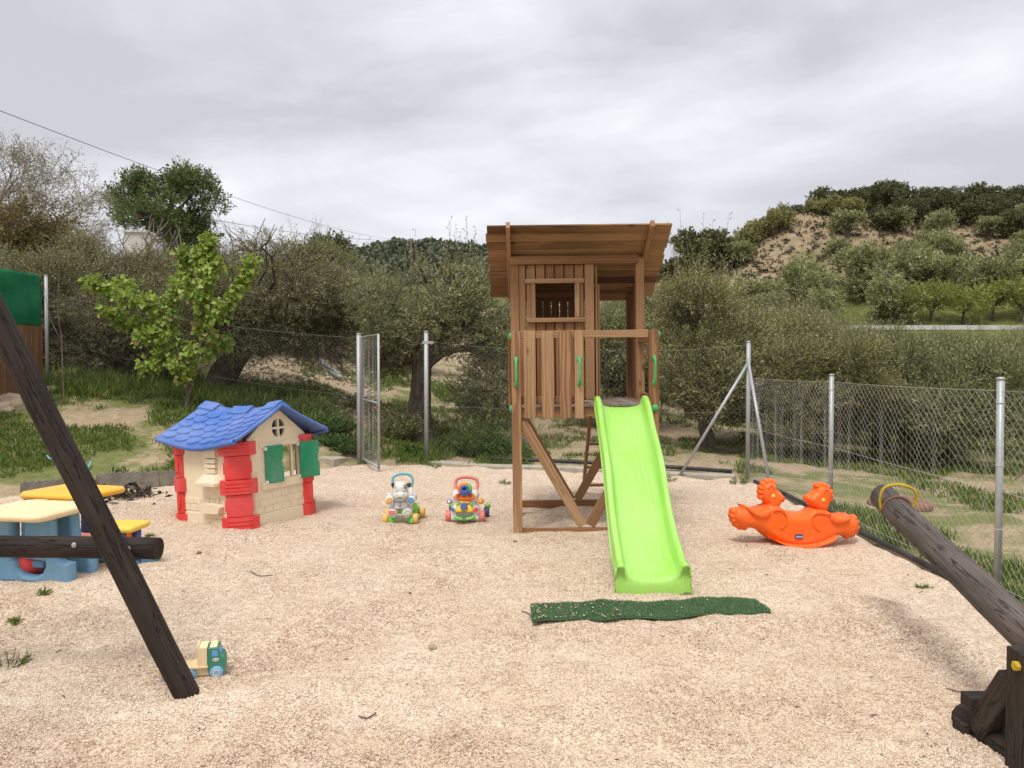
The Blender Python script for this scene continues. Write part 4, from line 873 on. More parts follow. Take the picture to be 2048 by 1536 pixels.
m = MB(); m.puff([RK(*p) for p in smooth_outline([(475, 760), (560, 832), (660, 898), (780, 940), (960, 962), (1130, 962), (1300, 928), (1400, 888), (1485, 858), (1440, 935), (1330, 985), (1190, 1025), (1060, 1040), (930, 1033), (800, 1000), (680, 940), (580, 870)], 2)], .315, .012, .009); m.build('rocker_rim', MAT['orange'], rk)
for pts in ([(296, 512), (330, 580), (390, 635), (470, 668), (540, 672), (600, 640), (632, 580), (612, 510), (560, 524), (470, 550), (400, 537), (330, 507)], [(1694, 630), (1650, 700), (1580, 735), (1500, 752), (1430, 745), (1380, 700), (1362, 640), (1388, 575), (1440, 604), (1500, 627), (1580, 637), (1640, 627)]):
    m = MB(); m.puff([RK(*p_) for p_ in smooth_outline(pts, 2)], .262, .03, .012); m.build('saddle', MAT['orange'], rk)
for pts in ([(635, 560), (690, 545), (760, 560), (815, 640), (800, 720), (740, 780)], [(1390, 600), (1290, 590), (1195, 590), (1145, 650), (1170, 740), (1240, 810)]):
    m = MB(); groove(m, pts, -.119, .008); m.build('neck_line', MAT['orange'], rk)
for x, y in ((662, 385), (1320, 440)):
    for sy in (-1, 1):
        m = MB(); c = RK(x, y); m.ball((c[0], sy * .074, c[1]), (.019, .012, .019)); m.build('eye', MAT['yellow'], rk)
for pts in ([(600, 300), (615, 265), (640, 255), (665, 290)], [(1325, 345), (1345, 315), (1375, 310), (1390, 350)]):
    for yy in (-.074, .074): m = MB(); groove(m, pts, yy, .008); m.build('ear', MAT['orange'], rk)
def text(body_, size, mat, M, parent, name='lettering'):
    cu = bpy.data.curves.new(name, 'FONT'); cu.body = body_; cu.size = size; cu.align_x = 'CENTER'; cu.align_y = 'CENTER'; cu.extrude = .0006; cu.offset = size * .012
    t = bpy.data.objects.new(name, cu); me = bpy.data.meshes.new_from_object(t); bpy.data.objects.remove(t); me.transform(M @ Matrix.Rotation(pi / 2, 4, 'X')); return link(name, me, mat, parent)
c = RK(972, 872); m = MB(mov(c[0], -.133, c[1])); m.plate(rrect(-.034, .034, -.019, .019, .008), (), .012); stk = m.build('sticker', MAT['navy'], rk); text('chicco', .024, MAT['white'], mov(c[0], -.1335, c[1]), stk)
# ------------------------------------------------------------------ walker toys
def ZB(x, y): return ((x - 490) / 1544, (920 - y) / 1544)
z = thing('baby_walker', 'zebra shaped push walker with teal handle and orange wheels', 'walker toy', (gp(802, 1045).x, 7.86, 0), (0, 0, rad(2)))
def zp(nm, mat, fn, bev=0, par=None, M=None): m = MB(M); fn(m); return m.build(nm, MAT[mat], par or z, bev)
for x, y, r in ((-.165, 0, .055), (.140, 0, .055), (-.18, .27, .058), (.185, .30, .058)):
    wz = zp('wheel', 'amber', lambda m: m.lathe([(r * .55, -.027), (r * .9, -.027), (r, -.018), (r, .018), (r * .9, .027), (r * .55, .027)], 20), 0, None, mov(x, y, r) @ Matrix.Rotation(pi / 2, 4, 'Y'))
    zp('wheel_hub', 'toygreen', lambda m: m.lathe([(r * .5, -.03), (r * .5, .03)], 12), 0, wz, mov(x, y, r) @ Matrix.Rotation(pi / 2, 4, 'Y'))
zp('chassis', 'toygreen', lambda m: (m.bar((-.13, -.01, .06), (-.14, .30, .09), .03, .07), m.bar((.115, -.01, .06), (.14, .32, .09), .03, .09), m.box(-.14, .14, .24, .28, .06, .11), m.box(-.12, -.05, -.02, .03, .03, .08), m.box(.05, .11, -.02, .03, .03, .08)), .008)
for s_ in (-1, 1): zp('side_bracket', 'toygreen', lambda m: m.puff(smooth_outline([(s_ * .075, .02), (s_ * .13, .015), (s_ * .135, .075), (s_ * .11, .085)], 2), .05, .012, .006), 0, None, mov(0, -.03, 0))
zp('side_bracket', 'toygreen', lambda m: m.box(.105, .15, .06, .11, .09, .20), .01)
zp('front_panel', 'zebra', lambda m: m.puff(smooth_outline([ZB(*p) for p in [(240, 480), (300, 480), (360, 520), (480, 530), (600, 520), (650, 480), (715, 500), (720, 580), (660, 640), (670, 740), (640, 800), (540, 810), (480, 750), (440, 750), (400, 810), (300, 800), (262, 740), (290, 650), (235, 580)]], 3), .09, .04, .01), 0, None, mov(0, .02, .03) @ Matrix.Rotation(rad(-14), 4, 'X'))
zp('leg_pad', 'zebra', lambda m: m.ball((-.095, -.012, .112), (.058, .045, .052)), 0); zp('leg_pad', 'zebra', lambda m: m.ball((.055, -.012, .118), (.058, .045, .056)), 0)
zp('heart_button', 'pink', lambda m: m.plate(smooth_outline([(-.135, .145), (-.095, .150), (-.055, .145), (-.07, .115), (-.095, .098), (-.12, .115)], 3), (), .012), .002, None, mov(0, -.063, 0))
zp('dial', 'white', lambda m: m.lathe([(.036, 0), (.036, .008), (.03, .012)], 20), 0, None, mov(.06, -.055, .135) @ Matrix.Rotation(pi / 2, 4, 'X')); zp('dial_spot', 'toygreen', lambda m: [m.ball((.06 + .017 * math.cos(a), -.068, .135 + .017 * math.sin(a)), (.008, .004, .008), 8, 5) for a in (.4, 1.7, 3.3, 5.0)])
zp('book_panel', 'white', lambda m: m.plate(rrect(-.075, .06, .165, .255, .02), (), .02), .004, None, mov(0, -.045, 0) @ Matrix.Rotation(rad(-8), 4, 'X')); zp('book_trim', 'purple', lambda m: (m.box(-.078, .062, -.05, -.044, .222, .230), m.box(-.018, -.010, -.05, -.044, .17, .222), m.box(-.078, -.070, -.05, -.044, .18, .24)), .001, None, Matrix.Rotation(rad(-8), 4, 'X'))
for x, cc in ((-.122, 'amber'), (.10, 'truckblue')):
    kn = zp('shoulder_disc', 'white', lambda m: m.lathe([(.045, 0), (.045, .02), (.036, .03)], 20), 0, None, mov(x, -.02, .252) @ Matrix.Rotation(pi / 2, 4, 'X')); zp('disc_face', cc, lambda m: m.lathe([(.032, 0), (.032, .034), (.02, .037)], 18), 0, kn, mov(x, -.02, .252) @ Matrix.Rotation(pi / 2, 4, 'X'))
hd = zp('head', 'zebra', lambda m: m.puff(smooth_outline([ZB(*p) for p in [(400, 250), (480, 240), (560, 255), (590, 330), (605, 410), (600, 480), (540, 515), (420, 515), (360, 480), (350, 410), (375, 330)]], 3), .15, .07, .01), 0, None, mov(-.006, -.01, 0)); zp('muzzle', 'zebra', lambda m: m.ball((-.006, -.055, .305), (.082, .055, .048)), 0, hd)
for s_ in (-1, 1):
    zp('eye', 'grey', lambda m: m.ball((-.005 + s_ * .038, -.083, .357), (.010, .006, .012), 10, 6), 0, hd); zp('nostril', 'grey', lambda m: m.ball((-.005 + s_ * .034, -.102, .325), (.007, .008, .005), 8, 5), 0, hd)
    er = zp('ear', 'black', lambda m: m.puff(smooth_outline([(-.005 + s_ * .045, .395), (-.005 + s_ * .07, .425), (-.005 + s_ * .10, .42), (-.005 + s_ * .098, .385), (-.005 + s_ * .075, .375)], 3), .03, .015, .006), 0, hd); zp('stripe', 'black', lambda m: (m.bar((-.005 + s_ * .022, -.06, .41), (-.005 + s_ * .05, -.055, .40), .012, .01, (0, -1, 0)), m.bar((-.005 + s_ * .035, -.066, .385), (-.005 + s_ * .06, -.06, .38), .012, .01, (0, -1, 0))), .003, hd)
zp('mouth', 'black', lambda m: m.tube(spline([(-.03, -.104, .292), (-.015, -.110, .289), (.0, -.111, .284), (.012, -.109, .289)], 3), .004, 5), 0, hd)
zp('handle', 'teal', lambda m: m.tube(spline([(-.095, .12, .35), (-.108, .13, .42), (-.098, .14, .465), (-.05, .145, .49), (-.005, .145, .496), (.05, .145, .49), (.09, .14, .465), (.10, .13, .42), (.085, .12, .35)], 5), .0135, 10))
zp('handle_strut', 'white', lambda m: (m.tube([(-.092, .12, .36), (-.08, .10, .12)], .014, 8), m.tube([(.085, .12, .36), (.08, .10, .12)], .014, 8)))
def WB(x, y): return ((x - 1470) / 1530, (880 - y) / 1530)
q = thing('baby_walker', 'round white push walker with red handle, orange face panel and green bumper', 'walker toy', (gp(930, 1041).x, 7.95, 0), (0, 0, rad(-3)))
def qp(nm, mat, fn, bev=0, par=None, M=None): m = MB(M); fn(m); return m.build(nm, MAT[mat], par or q, bev)
for x, y, r, mt in ((-.175, 0, .058, 'salmon'), (.177, 0, .058, 'salmon'), (-.175, .27, .055, 'navy'), (.20, .25, .055, 'navy')): qp('wheel', mt, lambda m: m.lathe([(r * .5, -.027), (r * .92, -.027), (r, -.016), (r, .016), (r * .92, .027), (r * .5, .027)], 20), 0, None, mov(x, y, r) @ Matrix.Rotation(pi / 2, 4, 'Y'))
qp('body', 'white', lambda m: m.puff(smooth_outline([WB(*p) for p in [(1290, 395), (1380, 360), (1470, 350), (1570, 360), (1660, 400), (1690, 460), (1670, 530), (1660, 580), (1700, 650), (1720, 760), (1715, 860), (1640, 875), (1470, 865), (1310, 875), (1225, 860), (1225, 760), (1245, 650), (1290, 580), (1270, 530), (1255, 460)]], 3), .12, .05, .012), 0, None, Matrix.Rotation(rad(-6), 4, 'X'))
qp('handle', 'salmon', lambda m: m.tube(spline([(-.105, .06, .30), (-.113, .10, .38), (-.095, .11, .425), (-.05, .115, .442), (0, .115, .446), (.06, .115, .440), (.105, .11, .42), (.12, .10, .375), (.11, .06, .30)], 5), .017, 10))
qp('handle_grip', 'white', lambda m: (m.tube([(-.105, .07, .32), (-.10, .03, .2)], .02, 8), m.tube([(.11, .07, .32), (.10, .03, .2)], .02, 8)))
for a0, a1, mt in ((.35 * pi, 1.2 * pi, 'brightorange'), (1.2 * pi, 1.9 * pi, 'blue'), (1.9 * pi, 2.35 * pi, 'toygreen')): qp('ring', mt, lambda m: m.tube([(.005 + .052 * math.cos(a) * (1.1), -.085, .352 + .045 * math.sin(a)) for a in np.linspace(a0, a1, 14)], .022, 8))
qp('ring_hub', 'blue', lambda m: m.tube([(.005 + .034 * math.cos(a), -.098, .355 + .032 * math.sin(a)) for a in np.linspace(0, 2 * pi, 18)[:-1]], .016, 8, closed=True)); qp('ring_cup', 'navy', lambda m: m.lathe([(.034, 0), (.03, .012)], 16), 0, None, mov(.005, -.078, .355) @ Matrix.Rotation(pi / 2, 4, 'X'))
fp = qp('face_panel', 'brightorange', lambda m: m.puff(smooth_outline([WB(*p) for p in [(1300, 475), (1350, 420), (1470, 400), (1590, 415), (1640, 470), (1610, 510), (1540, 525), (1470, 545), (1400, 525), (1330, 510)]], 3), .05, .02, .008), 0, None, mov(0, -.055, 0))
for x, n in ((-.06, 5), (0, 3), (.06, 6)): qp('shape_hole', 'darkred', lambda m: m.plate(circ(x, .285 - (.006 if n == 3 else 0), .021, n if n == 3 else 10) if n != 3 else [(x - .022, .272), (x + .022, .272), (x, .305)], (), .008), .001, fp, mov(0, -.084, 0))
qp('bell', 'yellow', lambda m: (m.lathe([(.052, 0), (.042, .02), (.03, .055), (.012, .07)], 16)), 0, None, mov(-.05, -.06, .118)); qp('bell', 'yellow', lambda m: m.lathe([(.052, 0), (.042, .02), (.03, .055), (.012, .07)], 16), 0, None, mov(.05, -.06, .118))
qp('yellow_bar', 'yellow', lambda m: m.box(-.05, .05, -.075, -.05, .20, .225), .008)
qp('gear_knob', 'blue', lambda m: m.lathe([(.038, 0), (.038, .02), (.03, .028)], 10, False), .004, None, mov(-.002, -.10, .18) @ Matrix.Rotation(pi / 2, 4, 'X'))
for s_ in (-1, 1): qp('green_knob', 'toygreen', lambda m: m.ball((s_ * .068, -.07, .19), .018, 10, 6))
qp('star_button', 'blue', lambda m: m.plate([(-.121 + (.026 if k % 2 else .017) * math.cos(k * pi / 6), .134 + (.026 if k % 2 else .017) * math.sin(k * pi / 6)) for k in range(12)], (), .012), .002, None, mov(0, -.072, 0)); qp('flower_button', 'red', lambda m: m.plate([(.121 + (.03 if k % 2 else .02) * math.cos(k * pi / 5), .137 + (.03 if k % 2 else .02) * math.sin(k * pi / 5)) for k in range(10)], (), .012), .002, None, mov(0, -.072, 0))
qp('mirror', 'grey', lambda m: m.plate(rrect(-.09, .08, .06, .115, .01), (), .01), .002, None, mov(0, -.066, 0))
sm = qp('bumper', 'toygreen', lambda m: m.puff(smooth_outline([WB(*p) for p in [(1298, 770), (1330, 765), (1400, 785), (1470, 790), (1560, 780), (1620, 750), (1645, 765), (1620, 815), (1540, 838), (1440, 842), (1340, 825)]], 3), .05, .018, .008), 0, None, mov(0, -.095, .004)); bd_ = qp('badge', 'navy', lambda m: m.plate(rrect(-.02, .018, .047, .062, .005), (), .006), 0, sm, mov(0, -.124, .006)); text('chicco', .011, MAT['white'], mov(-.001, -.1245, .0605), bd_)
for x, zz, mt, m2 in ((-.16, .215, 'purple', 'white'), (.165, .22, 'brightorange', 'yellow')): bl = qp('side_ball', mt, lambda m: m.ball((x, -.03, zz), .031, 12, 8)); qp('ball_face', m2, lambda m: m.ball((x, -.052, zz), (.018, .012, .018), 10, 6), 0, bl); qp('ball_arm', 'white', lambda m: m.tube([(x, -.02, zz), (x * .75, -.01, zz - .005)], .012, 6), 0, bl)
for x in (-.175, .212): qp('rear_block', 'toygreen', lambda m: m.lathe([(.032, 0), (.03, .03), (.012, .045)], 10), 0, None, mov(x, .25, .105))
# ------------------------------------------------------------------ toy truck
tr = thing('toy_truck', 'toy flatbed truck with green cab, cream bed and blue wheels', 'toy truck', (gp(371, 1352).x, 4.02, .0), (0, 0, rad(16))); tr.scale = (.95,) * 3
def tp(nm, mat, fn, bev=.003, par=None, M=None): m = MB(M); fn(m); return m.build(nm, MAT[mat], par or tr, bev)
cab = tp('cab', 'truckgreen', lambda m: m.plate(smooth_outline([(.085, .035), (.165, .03), (.172, .05), (.172, .085), (.166, .115), (.148, .125), (.140, .158), (.132, .168), (.088, .168), (.085, .16)], 2), (), .125), .006, None, mov(0, -.0625, 0))
tp('roof_cap', 'cream', lambda m: m.box(.092, .130, -.05, .05, .166, .176), .004)
for y in (-.0655, .0605): tp('window', 'truckblue', lambda m: m.plate([(.103, .122), (.137, .124), (.131, .156), (.104, .156)], (), .005), .002, cab, mov(0, y, 0))
tp('windscreen', 'truckblue', lambda m: m.bar((.149, 0, .128), (.140, 0, .156), .09, .005, (1, 0, .2)), .001, cab)
lb = tp('name_plate', 'white', lambda m: m.plate(circ(.124, .106, .0175, 18, .0095), (), .003), 0, cab, mov(0, -.066, 0)); text('little tikes', .0068, MAT['navy'], mov(.124, -.0665, .106), lb)
tp('flatbed', 'cream', lambda m: (m.box(-.165, .084, -.065, .065, .062, .070), m.box(-.165, .084, -.068, -.060, .066, .076), m.box(-.165, .084, .060, .068, .066, .076), m.box(-.172, -.162, -.068, .068, .05, .085)), .002); tp('chassis', 'cream', lambda m: (m.box(-.05, .09, -.05, .05, .018, .062), m.box(-.15, -.05, -.03, .03, .03, .062)), .003)
tp('crate', 'cream', lambda m: (m.box(.028, .080, -.055, .055, .070, .176), m.box(.028, .036, -.055, .055, .170, .190)), .003)
for x, r in ((.128, .035), (-.008, .031), (-.115, .031)):
    for s_ in (-1, 1):
        M_ = mov(x, s_ * .062, r) @ Matrix.Rotation(-pi / 2 * s_, 4, 'X'); wl = tp('wheel', 'wheelblue', lambda m: m.lathe([(r * .5, -.014), (r * .92, -.014), (r, -.008), (r, .010), (r * .9, .014), (r * .55, .014)], 22), 0, None, M_); tp('wheel_rim', 'cream', lambda m: m.lathe([(r * .54, .0), (r * .54, .016), (r * .42, .016), (r * .36, .010), (.01, .012)], 16), 0, wl, M_)
# ------------------------------------------------------------------ toy desks
def desk(name, label, loc_, rz, top, legc, tw, td, th, ly, dx):
    d = thing(name, label, 'toy desk', loc_, (0, 0, rz))
    m = MB(mov(0, 0, th) @ Matrix.Rotation(-pi / 2, 4, 'X')); m.puff([(x, y) for x, y in rrect(-tw / 2, tw / 2, -td / 2, td / 2, .09, 6)], .055, .03, .022); tt = m.build('desk_top', MAT[top], d)
    m = MB(); P = [(x, y, th + .022) for x, y in rrect(-tw / 2 + .05, tw / 2 - .05, -td / 2 + .05, td / 2 - .05, .05, 5)]; m.tube(P, .008, 6, closed=True); m.build('raised_rim', MAT[top], tt)
    m = MB(); m.tube([(-tw / 2 + .14, td / 2 - .075, th + .024), (-tw / 2 + .26, td / 2 - .07, th + .024)], .016, 8); m.build('pen_tray', MAT[top], tt)
    for y in ly:
        o_ = [(-tw / 2 + .04, 0), (tw / 2 - .02, 0), (tw / 2 - .03, .17), (tw / 2 - .16, .19), (tw / 2 - .19, th - .02), (tw / 2 - .36, th - .02), (tw / 2 - .37, .22), (tw / 2 - .42, .19), (-tw / 2 + .22, .19), (-tw / 2 + .2, th - .02), (-tw / 2 + .05, th - .02), (-tw / 2 + .05, .17)]
        m = MB(mov(0, y, 0)); arch = [(.02 + .13 * math.cos(a), .165 - .10 * math.sin(a)) for a in np.linspace(0, pi, 10)]
        o2 = o_[:7] + [(tw / 2 - .40, .175)] + [(.0 + .10 * math.cos(a), .165 - .105 * math.sin(a)) for a in np.linspace(0, pi, 9)] + [(-tw / 2 + .2, .175)] + o_[9:]
        m.puff([(a_ + dx * (1 if a_ > 0 else .3), b_) for a_, b_ in o2], .10, .022, .016); m.build('leg_frame', MAT[legc], d)
    return d
dA = desk('toy_desk', 'cream topped toy desk with light blue legs, half out of the photo', (-3.58, 5.72, 0), rad(-10), 'cream', 'skyblue', .66, .60, .53, (-.03, .2), .06)
m = MB(); m.box(-.2, .1, -.02, .06, .10, .16); m.build('cross_brace', MAT['skyblue'], dA, .02)
m = MB(mov(-.06, -.17, .545)); m.tube([(-.18, 0, 0), (-.1, .012, .004), (-.02, 0, 0)], .012, 8); m.build('blue_pen_clip', MAT['truckblue'], dA)
m = MB(mov(-.06, .05, .13)); m.ball((0, 0, 0), (.10, .10, .10)); m.build('stool_seat', MAT['red'], dA)
m = MB(); m.puff([(-.42, -.02), (-.29, -.02), (-.30, .06), (-.36, .09), (-.42, .09)], .12, .04, .015); m.build('foot_pad', MAT['red'], dA)
dB = desk('toy_desk', 'yellow topped toy desk with dark blue legs and a yellow bench seat', (-3.72, 6.50, 0), rad(-16), 'tabletop', 'indigo', .66, .56, .55, (-.2, .14), 0)
m = MB(mov(.66, -.16, .33) @ rotz(rad(12)) @ Matrix.Rotation(-pi / 2, 4, 'X')); m.puff(rrect(-.20, .16, -.16, .16, .05, 5), .05, .03, .018); m.build('bench_seat', MAT['seat'], dB)
m = MB(mov(.64, -.16, 0)); m.puff([(-.06, .2), (.08, .2), (.08, .32), (-.06, .32)], .22, .04, .015); m.build('seat_bracket', MAT['brightorange'], dB, 0)
for x, y in ((.74, -.10), (.74, -.26)): m = MB(); m.tube([(x, y, 0), (x, y, .31)], .03, 12); m.build('seat_leg', MAT['indigo'], dB)
m = MB(); m.puff([(.1, -.01), (.80, -.01), (.78, .07), (.2, .08)], .3, .04, .02); m.build('seat_base', MAT['skyblue'], dB)
m = MB(mov(.33, -.25, .235)); m.ball((0, 0, 0), (.15, .13, .03), 18, 6); m.build('inner_seat', MAT['pink'], dB)
# ------------------------------------------------------------------ log swing frame in front
sw = thing('log_swing_frame', 'dark round log swing frame leaning across the toy desks', 'swing frame', (-2.2, 3.75, 0))
def sp(nm, fn, mat='log', par=None): m = MB(mov(2.2, -3.75, 0)); fn(m); return m.build(nm, MAT[mat], par or sw)
def logpts(a, b, n=14, wob=.006): a = Vector(a); b = Vector(b); return [a.lerp(b, t / n) + Vector((noise.noise(Vector((t * .7, a.x, 1))), noise.noise(Vector((t * .7, a.y, 5))), 0)) * wob for t in range(n + 1)]
A0 = gp(374, 1385); A0.z = -.06; A0.y = 3.76; up1 = at(-4, 640, 3.76); dirl = (up1 - A0).normalized(); apex = A0 + dirl * (2.55 / dirl.z)
sp('leg', lambda m: m.tube(logpts(A0 - dirl * .12, apex + dirl * .12), .0605, 20, True, True, .06, 3)); A1 = Vector((2 * apex.x - A0.x, A0.y, A0.z)); d2 = Vector((-dirl.x, dirl.y, dirl.z)); sp('leg', lambda m: m.tube(logpts(A1 - d2 * .12, apex - Vector((.02, 0, .1)) + d2 * .02), .0605, 20, True, True, .06, 8))
B0 = at(318, 1097, 3.885); B1 = Vector((2 * apex.x - B0.x, 3.885, B0.z + .03)); sp('cross_log', lambda m: m.tube(logpts(B0, B1, 20), .0555, 20, True, True, .05, 5))
sp('top_beam', lambda m: m.tube(logpts(apex + Vector((0, .25, -.06)), apex + Vector((0, -3.3, -.06)), 18), .065, 18, True, True, .05, 9))
for sx in (1, -1): sp('leg', lambda m: m.tube(logpts((apex.x + sx * (A0.x - apex.x), .75, -.1), (apex.x, .75, apex.z), 12), .06, 16, True, True, .06, 11 + sx))
for x, z_ in ((B0.x - .40, B0.z + .03), (B0.x - .13, B0.z + .012)):
    sp('bolt', lambda m: m.ball((x, 3.83, z_), (.014, .008, .014), 10, 6), 'galv')
# ------------------------------------------------------------------ log seesaw
ss = thing('log_seesaw', 'grey log seesaw with a yellow rope handle, leaning up by the side fence', 'seesaw', (2.02, 3.05, 0))
def ep(nm, mat, fn, bev=0, par=None): m = MB(mov(-2.02, -3.05, 0)); fn(m); return m.build(nm, MAT[mat], par or ss, bev)
F0 = at(1765, 992, 4.85); F1 = at(2048, 1262, 3.32); dl = (F1 - F0).normalized(); PV = F0 + dl * ((3.0 - F0.y) / dl.y)
ENDB = F0 + dl * 3.6
lg = ep('log', 'greylog', lambda m: m.tube(logpts(F0, ENDB, 30, .008), [.078 + .0035 * min(1, i / 10) for i in range(31)], 24, True, True, .05, 4))
def cap_(m):
    u = dl.orthogonal().normalized(); v_ = dl.cross(u); m.add([F0 - dl * .003] + [F0 - dl * .002 + (u * math.cos(a) + v_ * math.sin(a)) * .071 for a in np.linspace(0, 2 * pi, 25)[:-1]], [(0, 1 + i, 1 + (i + 1) % 24) for i in range(24)])
ep('cut_end', 'cutend', cap_, 0, lg)
hx = F0 + dl * .21; side = dl.cross(Vector((0, 0, 1))).normalized(); upv = side.cross(dl)
if upv.z < 0: upv = -upv
MAT['rope'] = stone('yellow rope', (.42, .28, .02), (.6, .43, .05), 60, .004)
ep('rope_handle', 'rope', lambda m: m.tube(spline([hx + side * .086 - upv * .01, hx + side * .10 + upv * .06, hx + side * .085 + upv * .13, hx + side * .03 + upv * .155, hx - side * .04 + upv * .15, hx - side * .10 + upv * .115, hx - side * .108 + upv * .05, hx - side * .086 - upv * .01], 5), .0085, 8), 0, lg)
ep('rope_band', 'lid', lambda m: m.tube([hx + dl * .01 + (side * math.cos(a) + upv * math.sin(a)) * .084 for a in np.linspace(-.1, pi + .1, 16)], .008, 6), 0, lg)
for s_, nm in ((-1, 'pivot_post'), (1, 'pivot_post')):
    x0 = PV.x + (-.196 if s_ < 0 else .14); ep(nm, 'plank_dark', lambda m: m.box(x0 - .045, x0 + .045, 2.93, 3.03, -.1, .49), .006)
ep('pivot_bolt', 'rope', lambda m: (m.tube([(PV.x - .253, 2.955, .435), (PV.x + .21, 2.955, .435)], .012, 8), m.tube([(PV.x - .258, 2.955, .435), (PV.x - .236, 2.955, .435)], .02, 6)), .003)
for s_ in (-1, 1):
    x0 = PV.x + s_ * .15; ep('base_beam', 'plank_dark', lambda m: m.tube([(x0, 2.3, .03), (x0, 3.02, .03), (x0 - .02, 3.42, .03)], .06, 12, True, True, .12, s_), 0); ep('slant_brace', 'plank_dark', lambda m: m.bar((x0 - .045, 3.27, .03), (x0 - .055, 3.04, .34), .06, .11, (0, 1, 0)), .006)
ep('cross_plank', 'plank_dark', lambda m: m.box(PV.x - .25, PV.x + .32, 3.29, 3.38, -.01, .045), .006); ep('cross_plank', 'plank_dark', lambda m: m.box(PV.x - .245, PV.x + .24, 3.25, 3.33, .125, .18), .006)
ep('steel_plate', 'galv', lambda m: m.box(PV.x - .088, PV.x - .082, 2.90, 2.95, .05, .38))
# ------------------------------------------------------------------ artificial turf mat
mt_ = thing('turf_mat', 'long strip of dark green artificial turf on the gravel before the slide', 'turf mat', (.87, 4.98, 0))
c4 = [gp(1064, 1247), gp(1541, 1236), gp(1508, 1206), gp(1062, 1212)]
def mp(u, v): 
    p = (c4[0] * (1 - u) + c4[1] * u) * (1 - v) + (c4[3] * (1 - u) + c4[2] * u) * v; z_ = gz1(p.x, p.y) * .55 + .022 + .004 * math.sin(u * 19 + 1) + .003 * math.sin(u * 41 + v * 2); return Vector((p.x - .87, p.y - 4.98 + .009 * math.sin(u * 17), max(z_, .006)))
m = MB(); nu, nv = 90, 8; m.add([mp(i / nu, j / nv) for i in range(nu + 1) for j in range(nv + 1)], [(i * 9 + j, (i + 1) * 9 + j, (i + 1) * 9 + j + 1, i * 9 + j + 1) for i in range(nu) for j in range(nv)], None, True)
s = NT('turf backing'); MAT['turfbase'] = s.fin((.06, .12, .06), .9); o = m.build('backing', MAT['turfbase'], mt_); md = o.modifiers.new('t', 'SOLIDIFY'); md.thickness = .01
n = 52000; uu = rng.random(n); vv = rng.random(n); P = np.array([mp(a, b) for a, b in zip(uu, vv)]); Dd = rng.normal(size=(n, 3)) * .5 + np.array([0, 0, 1.]); Vv, Ff, r = leaves(P, Dd, rng.uniform(.012, .022, n), .0035, np.clip(rng.normal(.5, .25, n), 0, 1)); np_mesh('turf_pile', Vv, Ff, MAT['turf'], mt_, {'rnd': r})
n = 90; uu = np.where(rng.random(n) < .8, rng.beta(1.3, 6, n), rng.random(n)); vv = rng.random(n) ** 1.5; P = np.array([mp(a_, b_) for a_, b_ in zip(uu, vv)]) + np.array([.87, 4.98, .016]); sz = rng.uniform(.004, .008, n)
o_ = np.array([(1, 0, 0), (0, 1, 0), (-1, 0, 0), (0, -1, 0), (0, 0, .75), (0, 0, -.75)], float)[None] * rng.uniform(.6, 1.2, (n, 6, 1)) * sz[:, None, None]; f_ = np.array([(0, 1, 4), (1, 2, 4), (2, 3, 4), (3, 0, 4), (1, 0, 5), (2, 1, 5), (3, 2, 5), (0, 3, 5)])
tag(np_mesh('spilled_gravel', (o_ + P[:, None]).reshape(-1, 3), (np.arange(n)[:, None, None] * 6 + f_[None]).reshape(-1, 3), MAT['stones'], None, {'rnd': np.repeat(rng.random(n), 6)}), 'beige stones kicked over the turf mat, most at one end', 'gravel', kind='stuff')
# ------------------------------------------------------------------ small things lying about
def rub(px, py, s, lab, nm='stone', mat='rock', cat='stone', seed=1):
    p = gp(px, py); m = MB(); rock(m, (p.x, p.y, gz1(p.x, p.y) + s * .4), (s, s * .8, s * .6), seed); return tag(m.build(nm, MAT[mat]), lab, cat)
rub(865, 1290, .026, 'grey brown stone on open gravel below the two walkers', seed=3); rub(398, 1103, .02, 'small dark stone on the gravel beyond the end of the cross log', mat='lid', seed=5)
rub(1310, 1390, .014, 'tiny grey stone on the gravel in front of the turf mat', seed=8); rub(1030, 1090, .018, 'small brown stone by the left foot of the tower', mat='lid', seed=9); rub(820, 1180, .012, 'tiny dark stone on open gravel left of the turf mat', mat='lid', seed=12)
rub(1237, 1060, .03, 'grey stone under the slide beside the ground rail', seed=15)
n = 420; a = rng.normal(size=n) * .5; P = np.stack([-4.75 + a * .42 + rng.normal(size=n) * .12, 9.25 + a * -.14 + rng.normal(size=n) * .22, np.zeros(n)], 1); P[:, 2] = gz(P[:, 0], P[:, 1]) + np.abs(rng.normal(size=n)) * .03 + .012
Vv, Ff, r = leaves(P, rng.normal(size=(n, 3)) * np.array([1, 1, .45]), rng.uniform(.05, .13, n), rng.uniform(.03, .06, n), rng.random(n), .2); tag(np_mesh('leaf_litter', Vv, Ff, MAT['deadleaf'], None, {'rnd': r}), 'drift of dark dead leaves on gravel beside the lawn edging', 'leaf litter', kind='stuff')
n = 480; D = 3 * (4 ** rng.random(n)); x = rng.uniform(-.72, .7, n) * D; k = poly_sd(x, D) > .1; x, D = x[k], D[k]; n = len(x); P = np.stack([x, D, gz(x, D) + .008], 1)
Vv, Ff, r = leaves(P, rng.normal(size=(n, 3)) * np.array([1, 1, .12]), rng.uniform(.012, .045, n), rng.uniform(.003, .009, n), .35 + .65 * rng.random(n), .2); tag(np_mesh('dead_leaf_scatter', Vv, Ff, MAT['deadleaf'], None, {'rnd': r}), 'dead leaves and bits of bark scattered over the gravel', 'leaf litter', kind='stuff')
def twig(pts, r, lab):
    m = MB(); P = [gp(*p) for p in pts]; m.tube(spline([(p.x, p.y, gz1(p.x, p.y) + r + .006) for p in P], 4), r, 6); tag(m.build('twig', MAT['twig_bark']), lab, 'twig')
